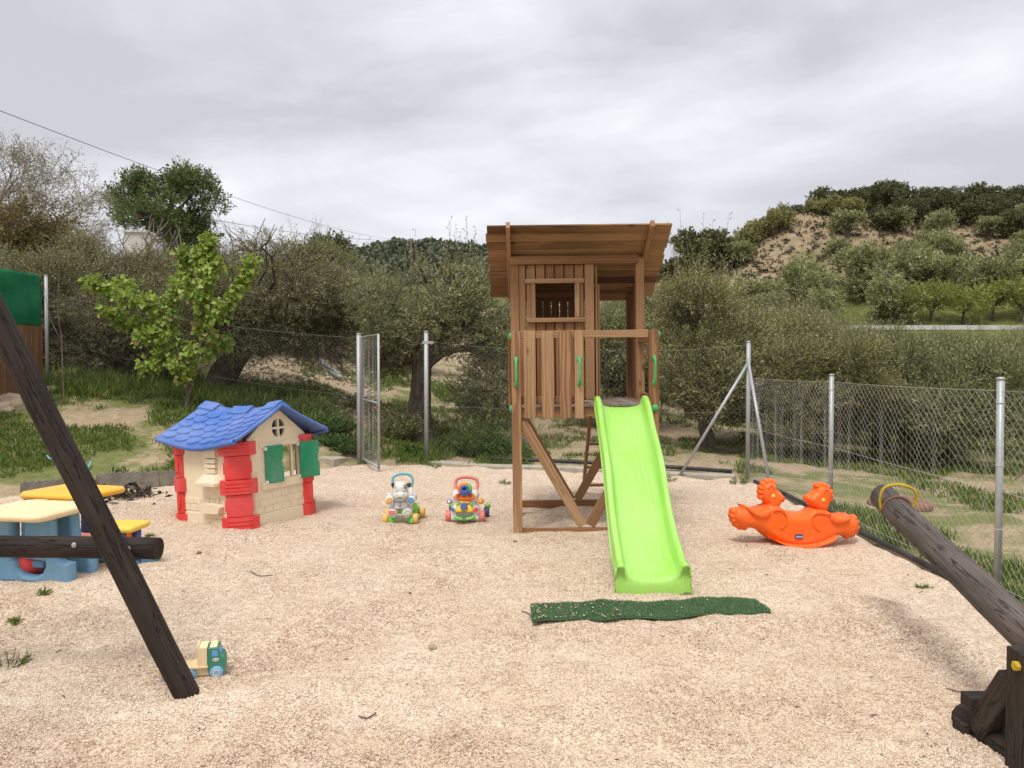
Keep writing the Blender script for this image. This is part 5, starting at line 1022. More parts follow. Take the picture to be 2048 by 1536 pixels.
twig([(1905, 1380), (1935, 1392), (1958, 1404)], .004, 'thin dry twig beside the seesaw base'); twig([(1893, 1375), (1925, 1386)], .003, 'short dry twig lying left of the seesaw planks'); twig([(1815, 1150), (1838, 1140), (1862, 1146)], .005, 'forked dry twig on gravel near the side fence'); twig([(718, 1432), (735, 1438), (752, 1430)], .004, 'curved dry twig in the near gravel')
twig([(1043, 1215), (1058, 1222), (1064, 1236)], .004, 'dry twig at the left end of the turf mat'); twig([(500, 1150), (520, 1153), (545, 1149)], .004, 'dry twig on gravel right of the cross log end')
p = at(1800, 968, 9.4); zt = tz1(p.x, p.y); m = MB(mov(p.x, p.y, zt)); m.lathe([(.36, -.05), (.37, .05), (.34, .08), (.22, .10), (.10, .13), (.02, .14)], 26); tag(m.build('well_lid', MAT['lid']), 'round reddish brown lid on the grass outside the side fence', 'lid')
pr = [((565, 672, 27), (682, 752, 20)), ((575, 690, 26), (640, 735, 21)), ((600, 712, 24), (676, 748, 20.5)), ((545, 680, 27), (612, 728, 23))]
for i, (a, c) in enumerate(pr):
    A_ = at(*a); C_ = at(*c); A_.z = tz1(A_.x, A_.y) + .10 + .03 * i; C_.z = tz1(C_.x, C_.y) + .12; m = MB(); m.bar(A_, C_, .14, .05); tag(m.build('metal_profile', MAT['galv']), ('long galvanised profile lying highest on the rubble slope', 'short galvanised profile lying middle of the rubble slope heap', 'galvanised profile lying lowest on the rubble slope', 'galvanised profile lying furthest from the gate in the rubble')[i], 'metal profile', 'metal profiles dumped on the rubble slope')
n = 2600; D = rng.uniform(15.5, 30, n); x = (rng.uniform(440, 760, n) - 1024) / FPX * D; s_ = rng.uniform(.02, .09, n) * rng.random(n) ** .5 + .015
o_ = np.array([(1, 0, 0), (0, 1, 0), (-1, 0, 0), (0, -1, 0), (0, 0, .8), (0, 0, -.8)], float)[None] * rng.uniform(.5, 1.3, (n, 6, 1)) * s_[:, None, None]; Vv = (o_ + np.stack([x, D, tz(x, D) + s_ * .3], 1)[:, None]).reshape(-1, 3)
f_ = np.array([(0, 1, 4), (1, 2, 4), (2, 3, 4), (3, 0, 4), (1, 0, 5), (2, 1, 5), (3, 2, 5), (0, 3, 5)]); tag(np_mesh('rubble', Vv, (np.arange(n)[:, None, None] * 6 + f_[None]).reshape(-1, 3), MAT['rock']), 'pale rubble stones strewn over the slope behind the gate', 'rubble', kind='stuff')
p = on(462, 15.3); m = MB(); rock(m, (p.x, p.y, p.z + .06), (.24, .18, .12), 22); tag(m.build('plastic_sack', MAT['white']), 'crumpled white plastic sack beside the leaning olive trunk', 'sack')
m = MB(); P = [on(px, D) + Vector((0, 0, .04 + .02 * (i % 3))) for i, (px, D) in enumerate(((92, 10.9), (100, 10.7), (118, 10.75), (112, 10.9), (135, 10.6), (155, 10.7), (172, 10.55), (180, 10.7)))]; m.tube(spline(P, 5), .012, 6); tag(m.build('rope', MAT['teal']), 'teal rope lying loose on the grass behind the swing log', 'rope')
# everything standing on the loose gravel settles a little into it
for o_, dz in ((H, -.012), (rk, -.014), (z, -.006), (q, -.006), (tr, -.005), (dA, -.012), (dB, -.012)): o_.location.z += gz1(o_.location.x, o_.location.y) + dz
# ------------------------------------------------------------------ trees
def tube_np(P, R, n=7, rough=.0, seed=0):
    P = np.asarray(P, float); R = np.asarray(R, float); m = len(P); T_ = np.gradient(P, axis=0); T_ /= np.linalg.norm(T_, axis=1, keepdims=True) + 1e-9
    ref = np.where(np.abs(T_[:, 2:3]) < .95, np.array([[0, 0, 1.]]), np.array([[1., 0, 0]])); ref = np.broadcast_to(np.array([[.31, .95, .05]]), T_.shape)
    u = np.cross(T_, ref); u /= np.linalg.norm(u, axis=1, keepdims=True) + 1e-9; v = np.cross(T_, u); th = np.arange(n) * 2 * pi / n
    rr = R[:, None] * np.ones(n)[None]
    if rough: rr = rr * (1 + rough * (vnoise(np.arange(m)[:, None] * .45 + seed * 3.1, np.arange(n)[None] * 1.3 + seed, 5) - .5) * 2)
    V = P[:, None] + rr[..., None] * (u[:, None] * np.cos(th)[None, :, None] + v[:, None] * np.sin(th)[None, :, None])
    i = np.arange(m - 1)[:, None] * n; j = np.arange(n)[None]; j2 = (j + 1) % n
    return V.reshape(-1, 3), np.stack([i + j, i + j2, i + n + j2, i + n + j], 2).reshape(-1, 4)
class Acc:
    def __init__(s): s.V = []; s.F = []; s.r = []; s.n = 0
    def add(s, V, F, r=None):
        s.V.append(V); s.F.append(F + s.n); s.n += len(V)
        if r is not None: s.r.append(r)
    def build(s, name, mat, parent, smooth=False): return np_mesh(name, np.vstack(s.V), np.vstack(s.F), mat, parent, {'rnd': np.concatenate(s.r)} if s.r else None, smooth)
def curve(a, b, sag=0, n=8, wob=.05, seed=0):
    a = np.asarray(a, float); b = np.asarray(b, float); t = np.linspace(0, 1, n)[:, None]; L = np.linalg.norm(b - a); r = np.random.default_rng(seed)
    off = r.normal(size=(4, 3)) * wob * L; P = a + (b - a) * t
    for k in range(1, 4): P = P + off[k] * np.sin(pi * k * t) / k
    P[:, 2] += sag * L * np.sin(pi * t[:, 0]); return P
def make_tree(root, wood_mat, leaf_mat, seed, H, R, trunk_h, trunk_r, nlobe=9, ntwig=2600, per=16, ll=.07, lw=.016, tl=.4, lean=(0, 0), up=.5, droop=0, low=.35, flat=.75, gap=.42, gs=1.2, shoots=0, core=None, dark=.0, lobeR=.42, wob=.04):
    """tapered trunk, limbs to each lobe, secondary branches, leafy twigs spread through uneven lobes"""
    global rng
    r = np.random.default_rng(seed); save = rng; rng = r; W_ = Acc(); C_ = Acc()
    cz = H * (1 + low) / 2; hz = H * (1 - low) / 2; base = np.array([lean[0], lean[1], 0.]); L = []
    for i in range(nlobe):
        a = 2 * pi * (i + r.uniform(-.3, .3)) / nlobe * 1.618 * 2; rr = R * (1 - lobeR) * math.sqrt(r.uniform(.15, 1)); zz = cz + hz * (1 - lobeR * .8) * r.uniform(-1, 1) * math.sqrt(max(.05, 1 - (rr / R) ** 2 * .7))
        L.append((base[0] + rr * math.cos(a), base[1] + rr * math.sin(a), zz, R * lobeR * r.uniform(.75, 1.25)))
    if core: L += core
    L = np.array(L)
    top = np.array([lean[0] * .55, lean[1] * .55, trunk_h]); tp_ = curve((0, 0, -.25), top, 0, 10, wob, seed); k = np.linspace(0, 1, 10)
    tr_ = trunk_r * (1.0 + .65 * np.exp(-k * 6) - .25 * k); W_.add(*tube_np(tp_, tr_, 12, .22, seed))
    for i, l in enumerate(L):
        st = tp_[-1 - (i % 3)]; P = curve(st, l[:3], .10, 9, .06, seed * 31 + i)
        if l[2] < trunk_h * .8: continue
        R0 = trunk_r * r.uniform(.38, .55); W_.add(*tube_np(P, np.linspace(R0, R0 * .22, 9), 7, .12, i))
        for j in range(5):
            d = r.normal(size=3); d /= np.linalg.norm(d); d[2] += .25; e = l[:3] + d * l[3] * .85; W_.add(*tube_np(curve(P[-1 - j % 4], e, .05, 5, .08, i * 7 + j), np.linspace(R0 * .24, R0 * .05, 5), 4))
    w_ = L[:, 3] ** 2; pick = r.choice(len(L), ntwig, p=w_ / w_.sum()); d = r.normal(size=(ntwig, 3)); d /= np.linalg.norm(d, axis=1, keepdims=True); d[:, 2] *= flat
    rad_ = r.uniform(.25, 1, ntwig) ** .5; P = L[pick, :3] + d * (L[pick, 3] * rad_)[:, None]
    g = np.array([noise.noise(Vector(p) * gs + Vector((seed, 0, 0))) for p in P]) * .5 + .5; ok = (g > gap - .1 * (1 - rad_)) & (P[:, 2] > .12); P, d, rad_, g = P[ok], d[ok], rad_[ok], g[ok]; n = len(P)
    D = d * .8 + r.normal(size=(n, 3)) * .45 + np.array([0, 0, up]); D[:, 2] -= droop; D /= np.linalg.norm(D, axis=1, keepdims=True); Lt = tl * r.uniform(.5, 1.3, n)
    if shoots:
        m_ = r.random(n) < shoots; m_ &= P[:, 2] > cz + hz * .15; D[m_] = D[m_] * .25 + np.array([0, 0, 1.]); Lt[m_] *= 2.2
    W_.add(*prisms(P - D * Lt[:, None] * .3, P + D * Lt[:, None], .0045 + trunk_r * .008, .0015, 3))
    t = (np.arange(per) + .5) / per; Q = P[:, None] + D[:, None] * (Lt[:, None] * (t[None] * 1.1 - .1))[..., None]; S = np.cross(D[:, None], r.normal(size=(n, per, 3))); S /= np.linalg.norm(S, axis=2, keepdims=True) + 1e-9
    DD = D[:, None] * .75 + S * .8 + np.array([0, 0, -droop * .5]); tone = np.clip(.42 + (g[:, None] - .5) * .9 + r.normal(size=(n, per)) * .2 - dark, 0, 1)
    C_.add(*leaves((Q + S * .012).reshape(-1, 3), DD.reshape(-1, 3), r.uniform(.7, 1.25, n * per) * ll, r.uniform(.75, 1.25, n * per) * lw, tone.reshape(-1), .15))
    rng = save
    W_.build('trunk', MAT[wood_mat], root, True); C_.build('crown', MAT[leaf_mat], root)
def tree(name, label, px, D, wood_mat, leaf_mat, seed, H, R, th, tr_, group=None, cat='tree', rz=0, **k):
    p = on(px, D); o = thing(name, label, cat, p, (0, 0, rz), group); make_tree(o, wood_mat, leaf_mat, seed, H, R, th, tr_, **k); return o
G1 = 'olive trees just beyond the fences'
OL = dict(ntwig=4200, per=16, ll=.07, lw=.017, tl=.38)
# the olive between the gate post and the tower
oa = tree('olive_tree', 'full olive tree with thick straight trunk right behind the gate post, tall shoots on top', 838, 15.4, 'olive_bark', 'olive', 3, 3.75, 1.75, 1.9, .25, G1, lean=(.06, .1), low=.3, wob=.003, nlobe=11, shoots=.05, gap=.40, up=.35, ntwig=5600, per=16, ll=.07, lw=.017, tl=.36,
     core=[(1.5, -.2, 1.15, .75), (1.45, .1, .6, .5), (.95, -.2, .95, .45), (1.1, 0, 2.3, .9), (.2, 0, 2.9, .9), (-.75, .1, 1.6, .55), (1.75, .1, 2.0, .7)])
# big leaning olive on the left and its neighbours on the bank
ob = tree('olive_tree', 'broad old olive with dark leaning trunk behind the young heart leaved tree', 415, 16.0, 'oak_bark', 'olive_brown', 5, 2.65, 2.4, 1.2, .27, G1, lean=(1.35, .2), low=.36, nlobe=12, gap=.40, up=.25, droop=.25, ntwig=6200, per=16, ll=.07, lw=.017, tl=.36, core=[(2.3, .3, 1.1, .8), (-1.2, .2, 1.8, .9)])
oc = tree('olive_tree', 'dark spreading olive behind the green screen and its fence post', 190, 17.2, 'oak_bark', 'olive_brown', 7, 2.95, 2.35, .6, .17, G1, low=.02, nlobe=12, gap=.38, up=.3, droop=.1, ntwig=6200, per=16, ll=.07, lw=.017, tl=.4)
# pale olives right of the tower
od = tree('olive_tree', 'pale feathery olive between the tower and the braced corner post', 1415, 14.8, 'olive_bark', 'olive_pale', 11, 3.55, 1.6, .6, .14, G1, low=.02, nlobe=11, gap=.38, up=.75, shoots=.12, ntwig=6000, per=16, ll=.075, lw=.018, tl=.42, core=[(-.2, -.2, 2.6, .8), (.1, -.5, 1.0, .8)])
HS = {}
def olive_copy(src, label, px, D, rz, top, sx=1.0, group=G1):      # top: where the crown ends in the photograph
    p = on(px, D); h = at(px, top, D).z - p.z; return dup(src, p, rz, (sx, sx, h / HS[src]), label, group)
oe = tree('olive_tree', 'grey green olive with twin dark trunks in the ploughed ground past the low fence', 1895, 14.6, 'oak_bark', 'olive', 13, 2.35, 1.7, .65, .11, G1, low=.10, nlobe=11, gap=.40, up=.5, ntwig=5200, per=16, ll=.072, lw=.017, tl=.4)
W2 = Acc(); W2.add(*tube_np(curve((-.35, 0, -.2), (-.55, .1, .95), 0, 8, .05, 3), np.linspace(.13, .08, 8), 9, .2)); W2.build('second_trunk', MAT['oak_bark'], oe)
for t_ in (oa, ob, oc, od, oe):
    me_ = KIDS[t_][1].data; a_z = np.empty(len(me_.vertices) * 3, np.float32); me_.vertices.foreach_get('co', a_z); HS[t_] = float(np.percentile(a_z[2::3], 99.3))
olive_copy(od, 'pale olive directly behind the short fence post nearest the corner post', 1650, 14.2, 2.2, 668, .95)
olive_copy(oe, 'olive just behind the twin trunked one, filling the gap to its left', 1760, 17.5, 1.3, 672, 1.0)
olive_copy(od, 'tall pale olive rising behind the corner post braces', 1535, 17.0, 4.0, 618, 1.0)
olive_copy(oe, 'olive cut by the photo edge beyond the last low fence post', 2095, 16.8, .9, 690, 1.0)
olive_copy(oe, 'olive seen through the open half of the tower cabin', 1240, 18.5, 2.7, 600, 1.1)
olive_copy(oa, 'olive standing behind the left tower posts', 1120, 21.0, 3.4, 560, .95)
olive_copy(oc, 'dense dark olive on the bank behind the broad old olive', 345, 21.0, 1.1, 515, .9)
olive_copy(oc, 'dark olive at the photo edge behind the green screen', -20, 18.5, 2.1, 500, 1.0)
olive_copy(oa, 'rounded olive at the top of the rubble slope behind the gate', 625, 24.5, 5.2, 490, 1.05)
olive_copy(ob, 'greyish olive above the metal profiles on the rubble slope', 560, 22.0, 3.6, 500, .8)
olive_copy(oe, 'small olive left of the gateway on the upper slope', 775, 29.0, 1.9, 560, 1.1)
olive_copy(oc, 'low dark olive under the fence wires between the screen and the young tree', 255, 16.6, 4.4, 590, .75)
olive_copy(oc, 'low dark olive right behind the fence end post beside the screen', 110, 16.4, .4, 585, .7)
# olive grove across the valley floor
G2 = 'olive trees of the grove on the valley floor'
k = 0; rr = random.Random(4)
for D, pxs in ((24, (1390, 1580, 1720, 1985)), (31, (1345, 1490, 1640, 1820, 1930, 2070)), (40, (1290, 1395, 1510, 1610, 1750, 1990)), (52, (1250, 1360, 1450, 1560, 1670)), (64, (1300, 1420, 1520, 1600))):
    for px in pxs:
        src = (od, oe, oa)[k % 3]; k += 1; top = (600 if px < 1480 else 632 if px < 1700 else 668) + rr.uniform(-14, 14) + (8 if D < 30 else 0)
        olive_copy(src, 'rounded grey green olive of the grove between the low fence and the white road', px + rr.uniform(-18, 18), D + rr.uniform(-1.5, 1.5), rr.uniform(0, 6.28), top, rr.uniform(.95, 1.15) * (1 if D < 35 else 1.15), G2)
# hillside trees: light meshes, one object each
HOL = []
for i, (lm, sd) in enumerate((('olive', 21), ('olive', 22), ('olive_pale', 23))):
    HOL.append(dict(lm=lm, sd=sd))
def hill_tree(kind, label, cat, group, items, wood_mat, leaf_mat, seed, H, R, th, tr_, **kw):
    srcs = []
    for i, (x, y, s_) in enumerate(items):
        z_ = tz1(x, y) - .1
        if i < 3:
            o = thing(kind, label, cat, (x, y, z_), (0, 0, 0), group); make_tree(o, wood_mat, leaf_mat if i < 2 or leaf_mat != 'olive' else 'olive', seed + i, H, R, th, tr_, **kw); o.scale = (s_,) * 3; srcs.append(o)
        else: dup(srcs[i % 3], (x, y, z_), rr.uniform(0, 6.28), (s_ * rr.uniform(.9, 1.15), s_ * rr.uniform(.9, 1.15), s_ * rr.uniform(.85, 1.1)), label, group)
def dpt(px, D): p = at(px, 768, D); return p.x, D
it = []
for D in (91.5, 96, 101, 107, 113, 120, 127):
    px = 1385
    while px < 2230:
        if D < 95 and px > 1700: break
        px += 7.2 * 1538 / D * rr.uniform(.8, 1.25)
        if rr.random() < (.10 if D < 104 else .30): continue
        if D > 112 and 1480 < px < 1760 and rr.random() < .6: continue
        x, y = dpt(px, D + rr.uniform(-2, 2)); it.append((x, y, rr.uniform(.72, 1.1) * (1.12 if D < 108 else .95)))
hill_tree('olive_tree', 'grey green olive tree on the lower half of the hillside above the white road', 'tree', 'olive trees on the hillside', it, 'oak_bark', 'olive', 41, 4.6, 2.9, 1.2, .3, ntwig=520, per=9, ll=.34, lw=.15, tl=.7, low=.12, nlobe=10, gap=.36, gs=.6, up=.5)
it = []
for px, D, s_ in ((1400, 122, 1.25), (1425, 124, 1.1), (1470, 142, .55), (1505, 141, .6), (1560, 146, .85), (1600, 148, 1.0), (1640, 149, 1.15), (1680, 148, 1.2), (1720, 148, 1.2), (1765, 138, 1.15), (1790, 147, 1.3), (1815, 133, 1.1), (1845, 148, 1.2), (1870, 138, 1.1), (1900, 146, 1.25), (1925, 134, 1.15), (1950, 148, 1.2), (1975, 139, 1.1), (2000, 132, 1.1), (2030, 146, 1.2), (2050, 136, 1.2), (2085, 142, 1.2), (2130, 140, 1.2), (2190, 142, 1.2), (1370, 126, .9), (1345, 128, .9), (1775, 128, .8), (2020, 126, .8), (2060, 128, .9), (1330, 140, .9), (1530, 150, .7), (1740, 150, 1.2), (1860, 152, 1.3), (1965, 153, 1.3), (1660, 152, 1.1), (1800, 152, 1.2)):
    x, y = dpt(px, D); it.append((x, y, s_ * (.72 if D > 130 else .9) * (.92 if px > 1900 else 1)))
hill_tree('evergreen_oak', 'dark evergreen oak in the wood crowning the hill', 'tree', 'evergreen oaks along the hill crest', it, 'oak_bark', 'oak', 51, 6.4, 4.3, 1.4, .3, ntwig=900, per=9, ll=.40, lw=.22, tl=.6, low=.08, nlobe=13, gap=.34, gs=.55, up=.5, flat=.8)
it = [(*dpt(px, D), s_) for px, D, s_ in ((1490, 131, .8), (1512, 132, .9), (1555, 131, 1.0), (1650, 136, .75), (1700, 134, .85), (1620, 139, .6), (1475, 128, .7))]
hill_tree('mountain_shrub', 'olive green bush on the bare tan shoulder of the hill', 'bush', 'green bushes on the bare shoulder of the hill', it, 'oak_bark', 'olive_pale', 61, 4.6, 2.9, .6, .16, ntwig=520, per=9, ll=.34, lw=.2, tl=.6, low=.04, nlobe=10, gap=.34, gs=.6, up=.5)
it = [(*dpt(px, D), s_) for px, D, s_ in ((1810, 89, 1.0), (1862, 90, 1.1), (1925, 89, 1.05), (1985, 90, 1.1), (2040, 89, 1.1), (1760, 92, .85), (2095, 90, 1.1), (1225, 60, .8), (1310, 58, .8))]
hill_tree('almond_tree', 'bright yellow green almond tree in fresh leaf at the foot of the hill', 'tree', 'bright almond trees along the white road', it, 'oak_bark', 'almond', 71, 4.2, 2.8, 1.5, .16, ntwig=300, per=9, ll=.27, lw=.13, tl=.8, low=.30, nlobe=10, gap=.36, gs=.7, up=.45)
# dry scrub dotted over the bare slope
n = 2600; D = rng.uniform(104, 146, n); x = (rng.uniform(1430, 2150, n) - 1024) / FPX * D; zz = tz(x, D); kk = zz > 13 + rng.normal(size=n) * 3; P = np.stack([x, D, zz], 1)[kk]
Vv, Ff, r = blobs(len(P), P, rng.uniform(.25, .8, len(P)), 9); tag(np_mesh('hill_scrub', Vv, Ff, MAT['scrub'], None, {'rnd': r}), 'low dry scrub dotted over the bare hill slope', 'scrub', kind='stuff')
# dense green tree on the skyline, brown tops beside it
p = on(345, 37)
tree('dense_tree', 'dense bright green tree towering on the skyline above the young tree', 338, 37, 'oak_bark', 'dense', 81, at(330, 350, 37).z - p.z, 3.2, 3.4, .3, None, nlobe=13, ntwig=3400, per=12, ll=.18, lw=.065, tl=.62, low=.30, gap=.47, gs=.75, up=.55, lobeR=.29, core=[(.9, 0, 5.6, .7), (-.5, 0, 5.3, .7), (-1.9, 0, 4.6, .7), (2.1, 0, 4.2, .7)])
tree('evergreen_oak', 'dark rounded oak top showing above olives at the head of the rubble slope', 655, 31, 'oak_bark', 'oak', 83, at(650, 462, 31).z - on(655, 31).z, 1.35, 2.4, .22, None, nlobe=9, ntwig=1700, per=12, ll=.14, lw=.06, tl=.4, low=.45, gap=.40, gs=.9)
tree('brown_tree', 'reddish yellow leaved tree under the bare willow at the photo edge', 95, 24, 'twig_bark', 'yellowbrown', 85, at(90, 425, 24).z - on(95, 24).z, 1.9, 2.2, .17, None, nlobe=12, ntwig=1700, per=9, ll=.12, lw=.05, tl=.6, low=.42, gap=.46, gs=.9, up=.5)
tree('olive_tree', 'sparse brownish olive against the sky right of the bare willow', 150, 23, 'oak_bark', 'olive_brown', 87, at(150, 475, 23).z - on(165, 23).z, .85, 2.0, .14, G1, nlobe=8, ntwig=1100, per=12, ll=.09, lw=.025, tl=.6, low=.30, gap=.46, gs=.9, up=.7)
# bare trees
def bare(name, label, px, D, mat, seed, H, spread, r0, levels, kids, ang_, up, thin, cat='tree', buds=None, lean=(0, 0), nb=0, fork0=.3):
    p = on(px, D); o = thing(name, label, cat, p); r = np.random.default_rng(seed); W_ = Acc(); SA = []; SB = []; RA_ = []; RB_ = []; tips = []
    def rec(a, d, L, R_, lev):
        n = 5; P = [a]; dd = d.copy()
        for i in range(n): dd = dd + r.normal(size=3) * .16 + np.array([0, 0, up * .12]); dd /= np.linalg.norm(dd); P.append(P[-1] + dd * L / n)
        P = np.array(P); rr_ = np.linspace(R_, R_ * (.55 if lev < levels else .3), n + 1)
        if lev <= 2: W_.add(*tube_np(P, rr_, 7, .1, seed))
        else: SA.extend(P[:-1]); SB.extend(P[1:]); RA_.extend(rr_[:-1]); RB_.extend(rr_[1:])
        if lev >= levels: tips.append((P[-1], dd)); tips.append((P[-3], dd)); return
        for q in range(kids[min(lev, len(kids) - 1)]):
            t = r.integers(2, n + 1) if q else n; s_ = np.cross(P[t] - P[t - 1], r.normal(size=3)); s_ /= np.linalg.norm(s_) + 1e-9; nd = (dd * math.cos(ang_) + s_ * math.sin(ang_ * r.uniform(.6, 1.4))); nd /= np.linalg.norm(nd)
            rec(P[t], nd, L * r.uniform(.6, .85) * spread, max(rr_[t] * .72, thin), lev + 1)
    rec(np.array([0, 0, -.2]), np.array([lean[0], lean[1], 1.]), H * fork0, r0, 0)
    V_, F_ = prisms(np.array(SA), np.array(SB), np.array(RA_), np.array(RB_), 4); W_.add(V_, F_); W_.build('trunk', MAT[mat], o, False)
    if nb:
        T_ = np.array([t[0] for t in tips]); Dd = np.array([t[1] for t in tips]); T_ = np.repeat(T_, nb, 0) + r.normal(size=(len(tips) * nb, 3)) * .08 * H / 6; Dd = np.repeat(Dd, nb, 0) + r.normal(size=(len(tips) * nb, 3)) * .6
        V_, F_, q = leaves(T_, Dd, r.uniform(.05, .11, len(T_)), .025, r.random(len(T_)), .2); np_mesh('crown', V_, F_, MAT[buds], o, {'rnd': q})
    return o
wl = bare('bare_willow', 'tall bare willow with a haze of fine pale twigs at the photo edge', -45, 26, 'pale_bark', 91, 6.7, .93, .20, 6, (4, 4, 4, 4, 3, 3), .62, .3, .008, buds='willow', nb=4, lean=(.2, 0), fork0=.42)
bare('bare_fig', 'bare pale fig tree with upcurved knobbly branches right of the dense green tree', 470, 26, 'pale_bark', 93, 4.8, 1.0, .13, 3, (5, 4, 3), .8, 1.3, .017, fork0=.36)
bare('bare_fig', 'bare pale fig tree with branches crossing the dense green tree', 305, 22, 'pale_bark', 94, 4.6, 1.0, .13, 3, (5, 4, 3), .85, 1.2, .017, fork0=.34)
bare('bare_tree', 'thin bare grey tree behind the gate on the rubble slope', 712, 23, 'pale_bark', 95, 4.0, .95, .10, 5, (4, 3, 3, 3, 2), .5, .5, .006, fork0=.38)
bare('bare_shrub', 'tangle of bare grey brambles over the olives below the white chimney', 300, 22.5, 'twig_bark', 96, 2.6, .95, .07, 5, (6, 4, 3, 3, 2), .7, .3, .005, cat='bush', fork0=.34)
bare('bare_shrub', 'reddish bare brush on the rubble slope left of the gate', 690, 21, 'twig_bark', 97, 2.6, .9, .05, 5, (7, 4, 3, 3, 2), .65, .3, .004, cat='bush', fork0=.34)
# sapling stick by the screen and the tall sprig above the central olive is part of its shoots
p = on(128, 13.4); m = MB(); P = [(0, 0, -.1), (-.02, 0, .6), (-.04, .02, 1.1), (-.09, 0, 1.7), (-.07, .02, 2.25)]; m.tube(spline(P, 4), [.016 - .0007 * i for i in range(17)], 6); m.tube(spline([(-.045, .02, 1.1), (-.2, 0, 1.45), (-.33, .02, 1.9)], 4), [.009 - .0007 * i for i in range(9)], 5); o = m.build('sapling', MAT['twig_bark']); o.location = p; tag(o, 'thin leafless sapling stick before the fence next to the green screen', 'sapling')
# young heart leaved tree
def young():
    D = 13.3; base = on(372, D); o = thing('young_tree', 'young tree with bright yellow green heart shaped leaves behind the playhouse', 'tree', base); r = np.random.default_rng(5)
    W_ = Acc(); C_ = Acc(); B0 = np.array(base)
    def wp(px, py, dd=0): return np.array(at(px, py, D + dd)) - B0
    forks = [((372, 815), (378, 760), (372, 700)), ((378, 765), (395, 700), (410, 640))]
    stems = [[(372, 818, 0), (376, 780, 0), (366, 735, .05), (352, 690, .1), (330, 640, .1), (300, 610, 0), (255, 600, -.1), (205, 575, -.15), (178, 562, -.2)],
             [(374, 800, 0), (388, 750, -.05), (400, 690, -.1), (408, 620, -.1), (412, 560, 0), (415, 520, .1), (418, 478, .1)],
             [(400, 690, -.1), (430, 640, -.2), (460, 600, -.15), (485, 560, -.1), (505, 520, -.1)], [(366, 735, .05), (350, 700, .3), (340, 650, .35), (350, 590, .3), (370, 540, .25), (365, 500, .2)],
             [(330, 640, .1), (290, 650, .3), (245, 640, .35), (205, 615, .3)], [(352, 690, .1), (320, 710, -.2), (300, 735, -.3), (288, 725, -.3)], [(408, 620, -.1), (385, 590, -.35), (375, 560, -.4)], [(388, 750, 0), (420, 700, .3), (440, 680, .3), (455, 690, .3)], [(376, 780, 0), (362, 740, -.3), (345, 720, -.35)], [(300, 610, 0), (270, 580, .2), (235, 570, .2)], [(412, 560, 0), (430, 540, -.2), (440, 525, -.2)], [(390, 745, -.1), (380, 720, -.2), (385, 690, -.3)], [(350, 690, .1), (325, 675, -.2), (295, 670, -.3), (280, 680, -.3)], [(340, 650, .3), (315, 620, .3), (310, 600, .3)], [(412, 560, 0), (400, 530, .2), (395, 500, .2)]]
    for i, s_ in enumerate(stems):
        P = np.array([tuple(v) for v in spline([wp(*q) for q in s_], 5)]); n = len(P); R0 = .035 if i < 2 else .016; W_.add(*tube_np(P, np.linspace(R0, .004, n), 7))
        L = np.linalg.norm(np.diff(P, axis=0), axis=1).sum(); m_ = int(L * (200 if i else 140)); t = r.uniform(.30 if i < 2 else .12, 1.03, m_) ** .8; idx = np.clip(t * (n - 1), 0, n - 1.001); a = idx.astype(int); f = (idx - a)[:, None]; Q = P[a] * (1 - f) + P[a + 1] * f
        sidev = r.normal(size=(m_, 3)); rad_ = r.uniform(.02, .20, m_)[:, None] * (1.15 - t[:, None] * .4); Q = Q + sidev / np.linalg.norm(sidev, axis=1, keepdims=True) * rad_
        Dn = sidev * .5 + np.array([0, -.35, -.55]) + r.normal(size=(m_, 3)) * .25; Dn /= np.linalg.norm(Dn, axis=1, keepdims=True); S = np.cross(Dn, r.normal(size=(m_, 3)) * .5 + np.array([0, -1, .4])); S /= np.linalg.norm(S, axis=1, keepdims=True); N_ = np.cross(S, Dn)
        sz = r.uniform(.045, .098, m_)[:, None]; cup = sz * r.uniform(.05, .42, m_)[:, None]
        pts = [Q, Q + S * sz * .42 - Dn * sz * .10 + N_ * cup, Q + S * sz * .52 + Dn * sz * .30 + N_ * cup, Q + S * sz * .28 + Dn * sz * .72 + N_ * cup * .6, Q + Dn * sz * 1.02, Q - S * sz * .28 + Dn * sz * .72 + N_ * cup * .6, Q - S * sz * .52 + Dn * sz * .30 + N_ * cup, Q - S * sz * .42 - Dn * sz * .10 + N_ * cup]
        V_ = np.stack(pts, 1).reshape(-1, 3); f_ = np.array([(0, 1, 2, 3), (0, 3, 4, 4), (0, 4, 5, 5), (0, 5, 6, 7)]); f_ = np.array([(0, 1, 2, 3), (0, 3, 4, 5), (0, 5, 6, 7)])
        C_.add(V_, (np.arange(m_)[:, None, None] * 8 + f_[None]).reshape(-1, 4), np.repeat(np.clip(r.normal(.5, .27, m_), 0, 1), 8))
    W_.build('trunk', MAT['twig_bark'], o, True); C_.build('crown', MAT['lime_leaf'], o)
young()
# white house with chimney on the ridge behind the trees
hb = on(235, 31); hs = thing('white_house', 'small white house with chimney half hidden behind the bare trees', 'house', hb)
z0 = at(235, 528, 31).z - hb.z
m = MB(); m.box(-1.1, 1.2, 0, 4, -1, z0, 0); m.build('wall', MAT['plaster'], hs)
m = MB(); m.add([(-1.3, -.2, z0), (1.4, -.2, z0), (1.4, 2, z0 + .5), (-1.3, 2, z0 + .5), (1.4, 4.2, z0), (-1.3, 4.2, z0)], [(0, 1, 2, 3), (3, 2, 4, 5), (1, 4, 2), (0, 3, 5), (0, 5, 4, 1)]); rf_ = m.build('roof', MAT['concrete'], hs)
zc = at(235, 450, 31).z - hb.z; m = MB(); m.box(-.45, .4, 1.6, 2.4, z0 + .2, zc, 2); m.box(-.52, .47, 1.53, 2.47, zc - .02, zc + .08, 0); m.build('chimney', MAT['plaster'], rf_)
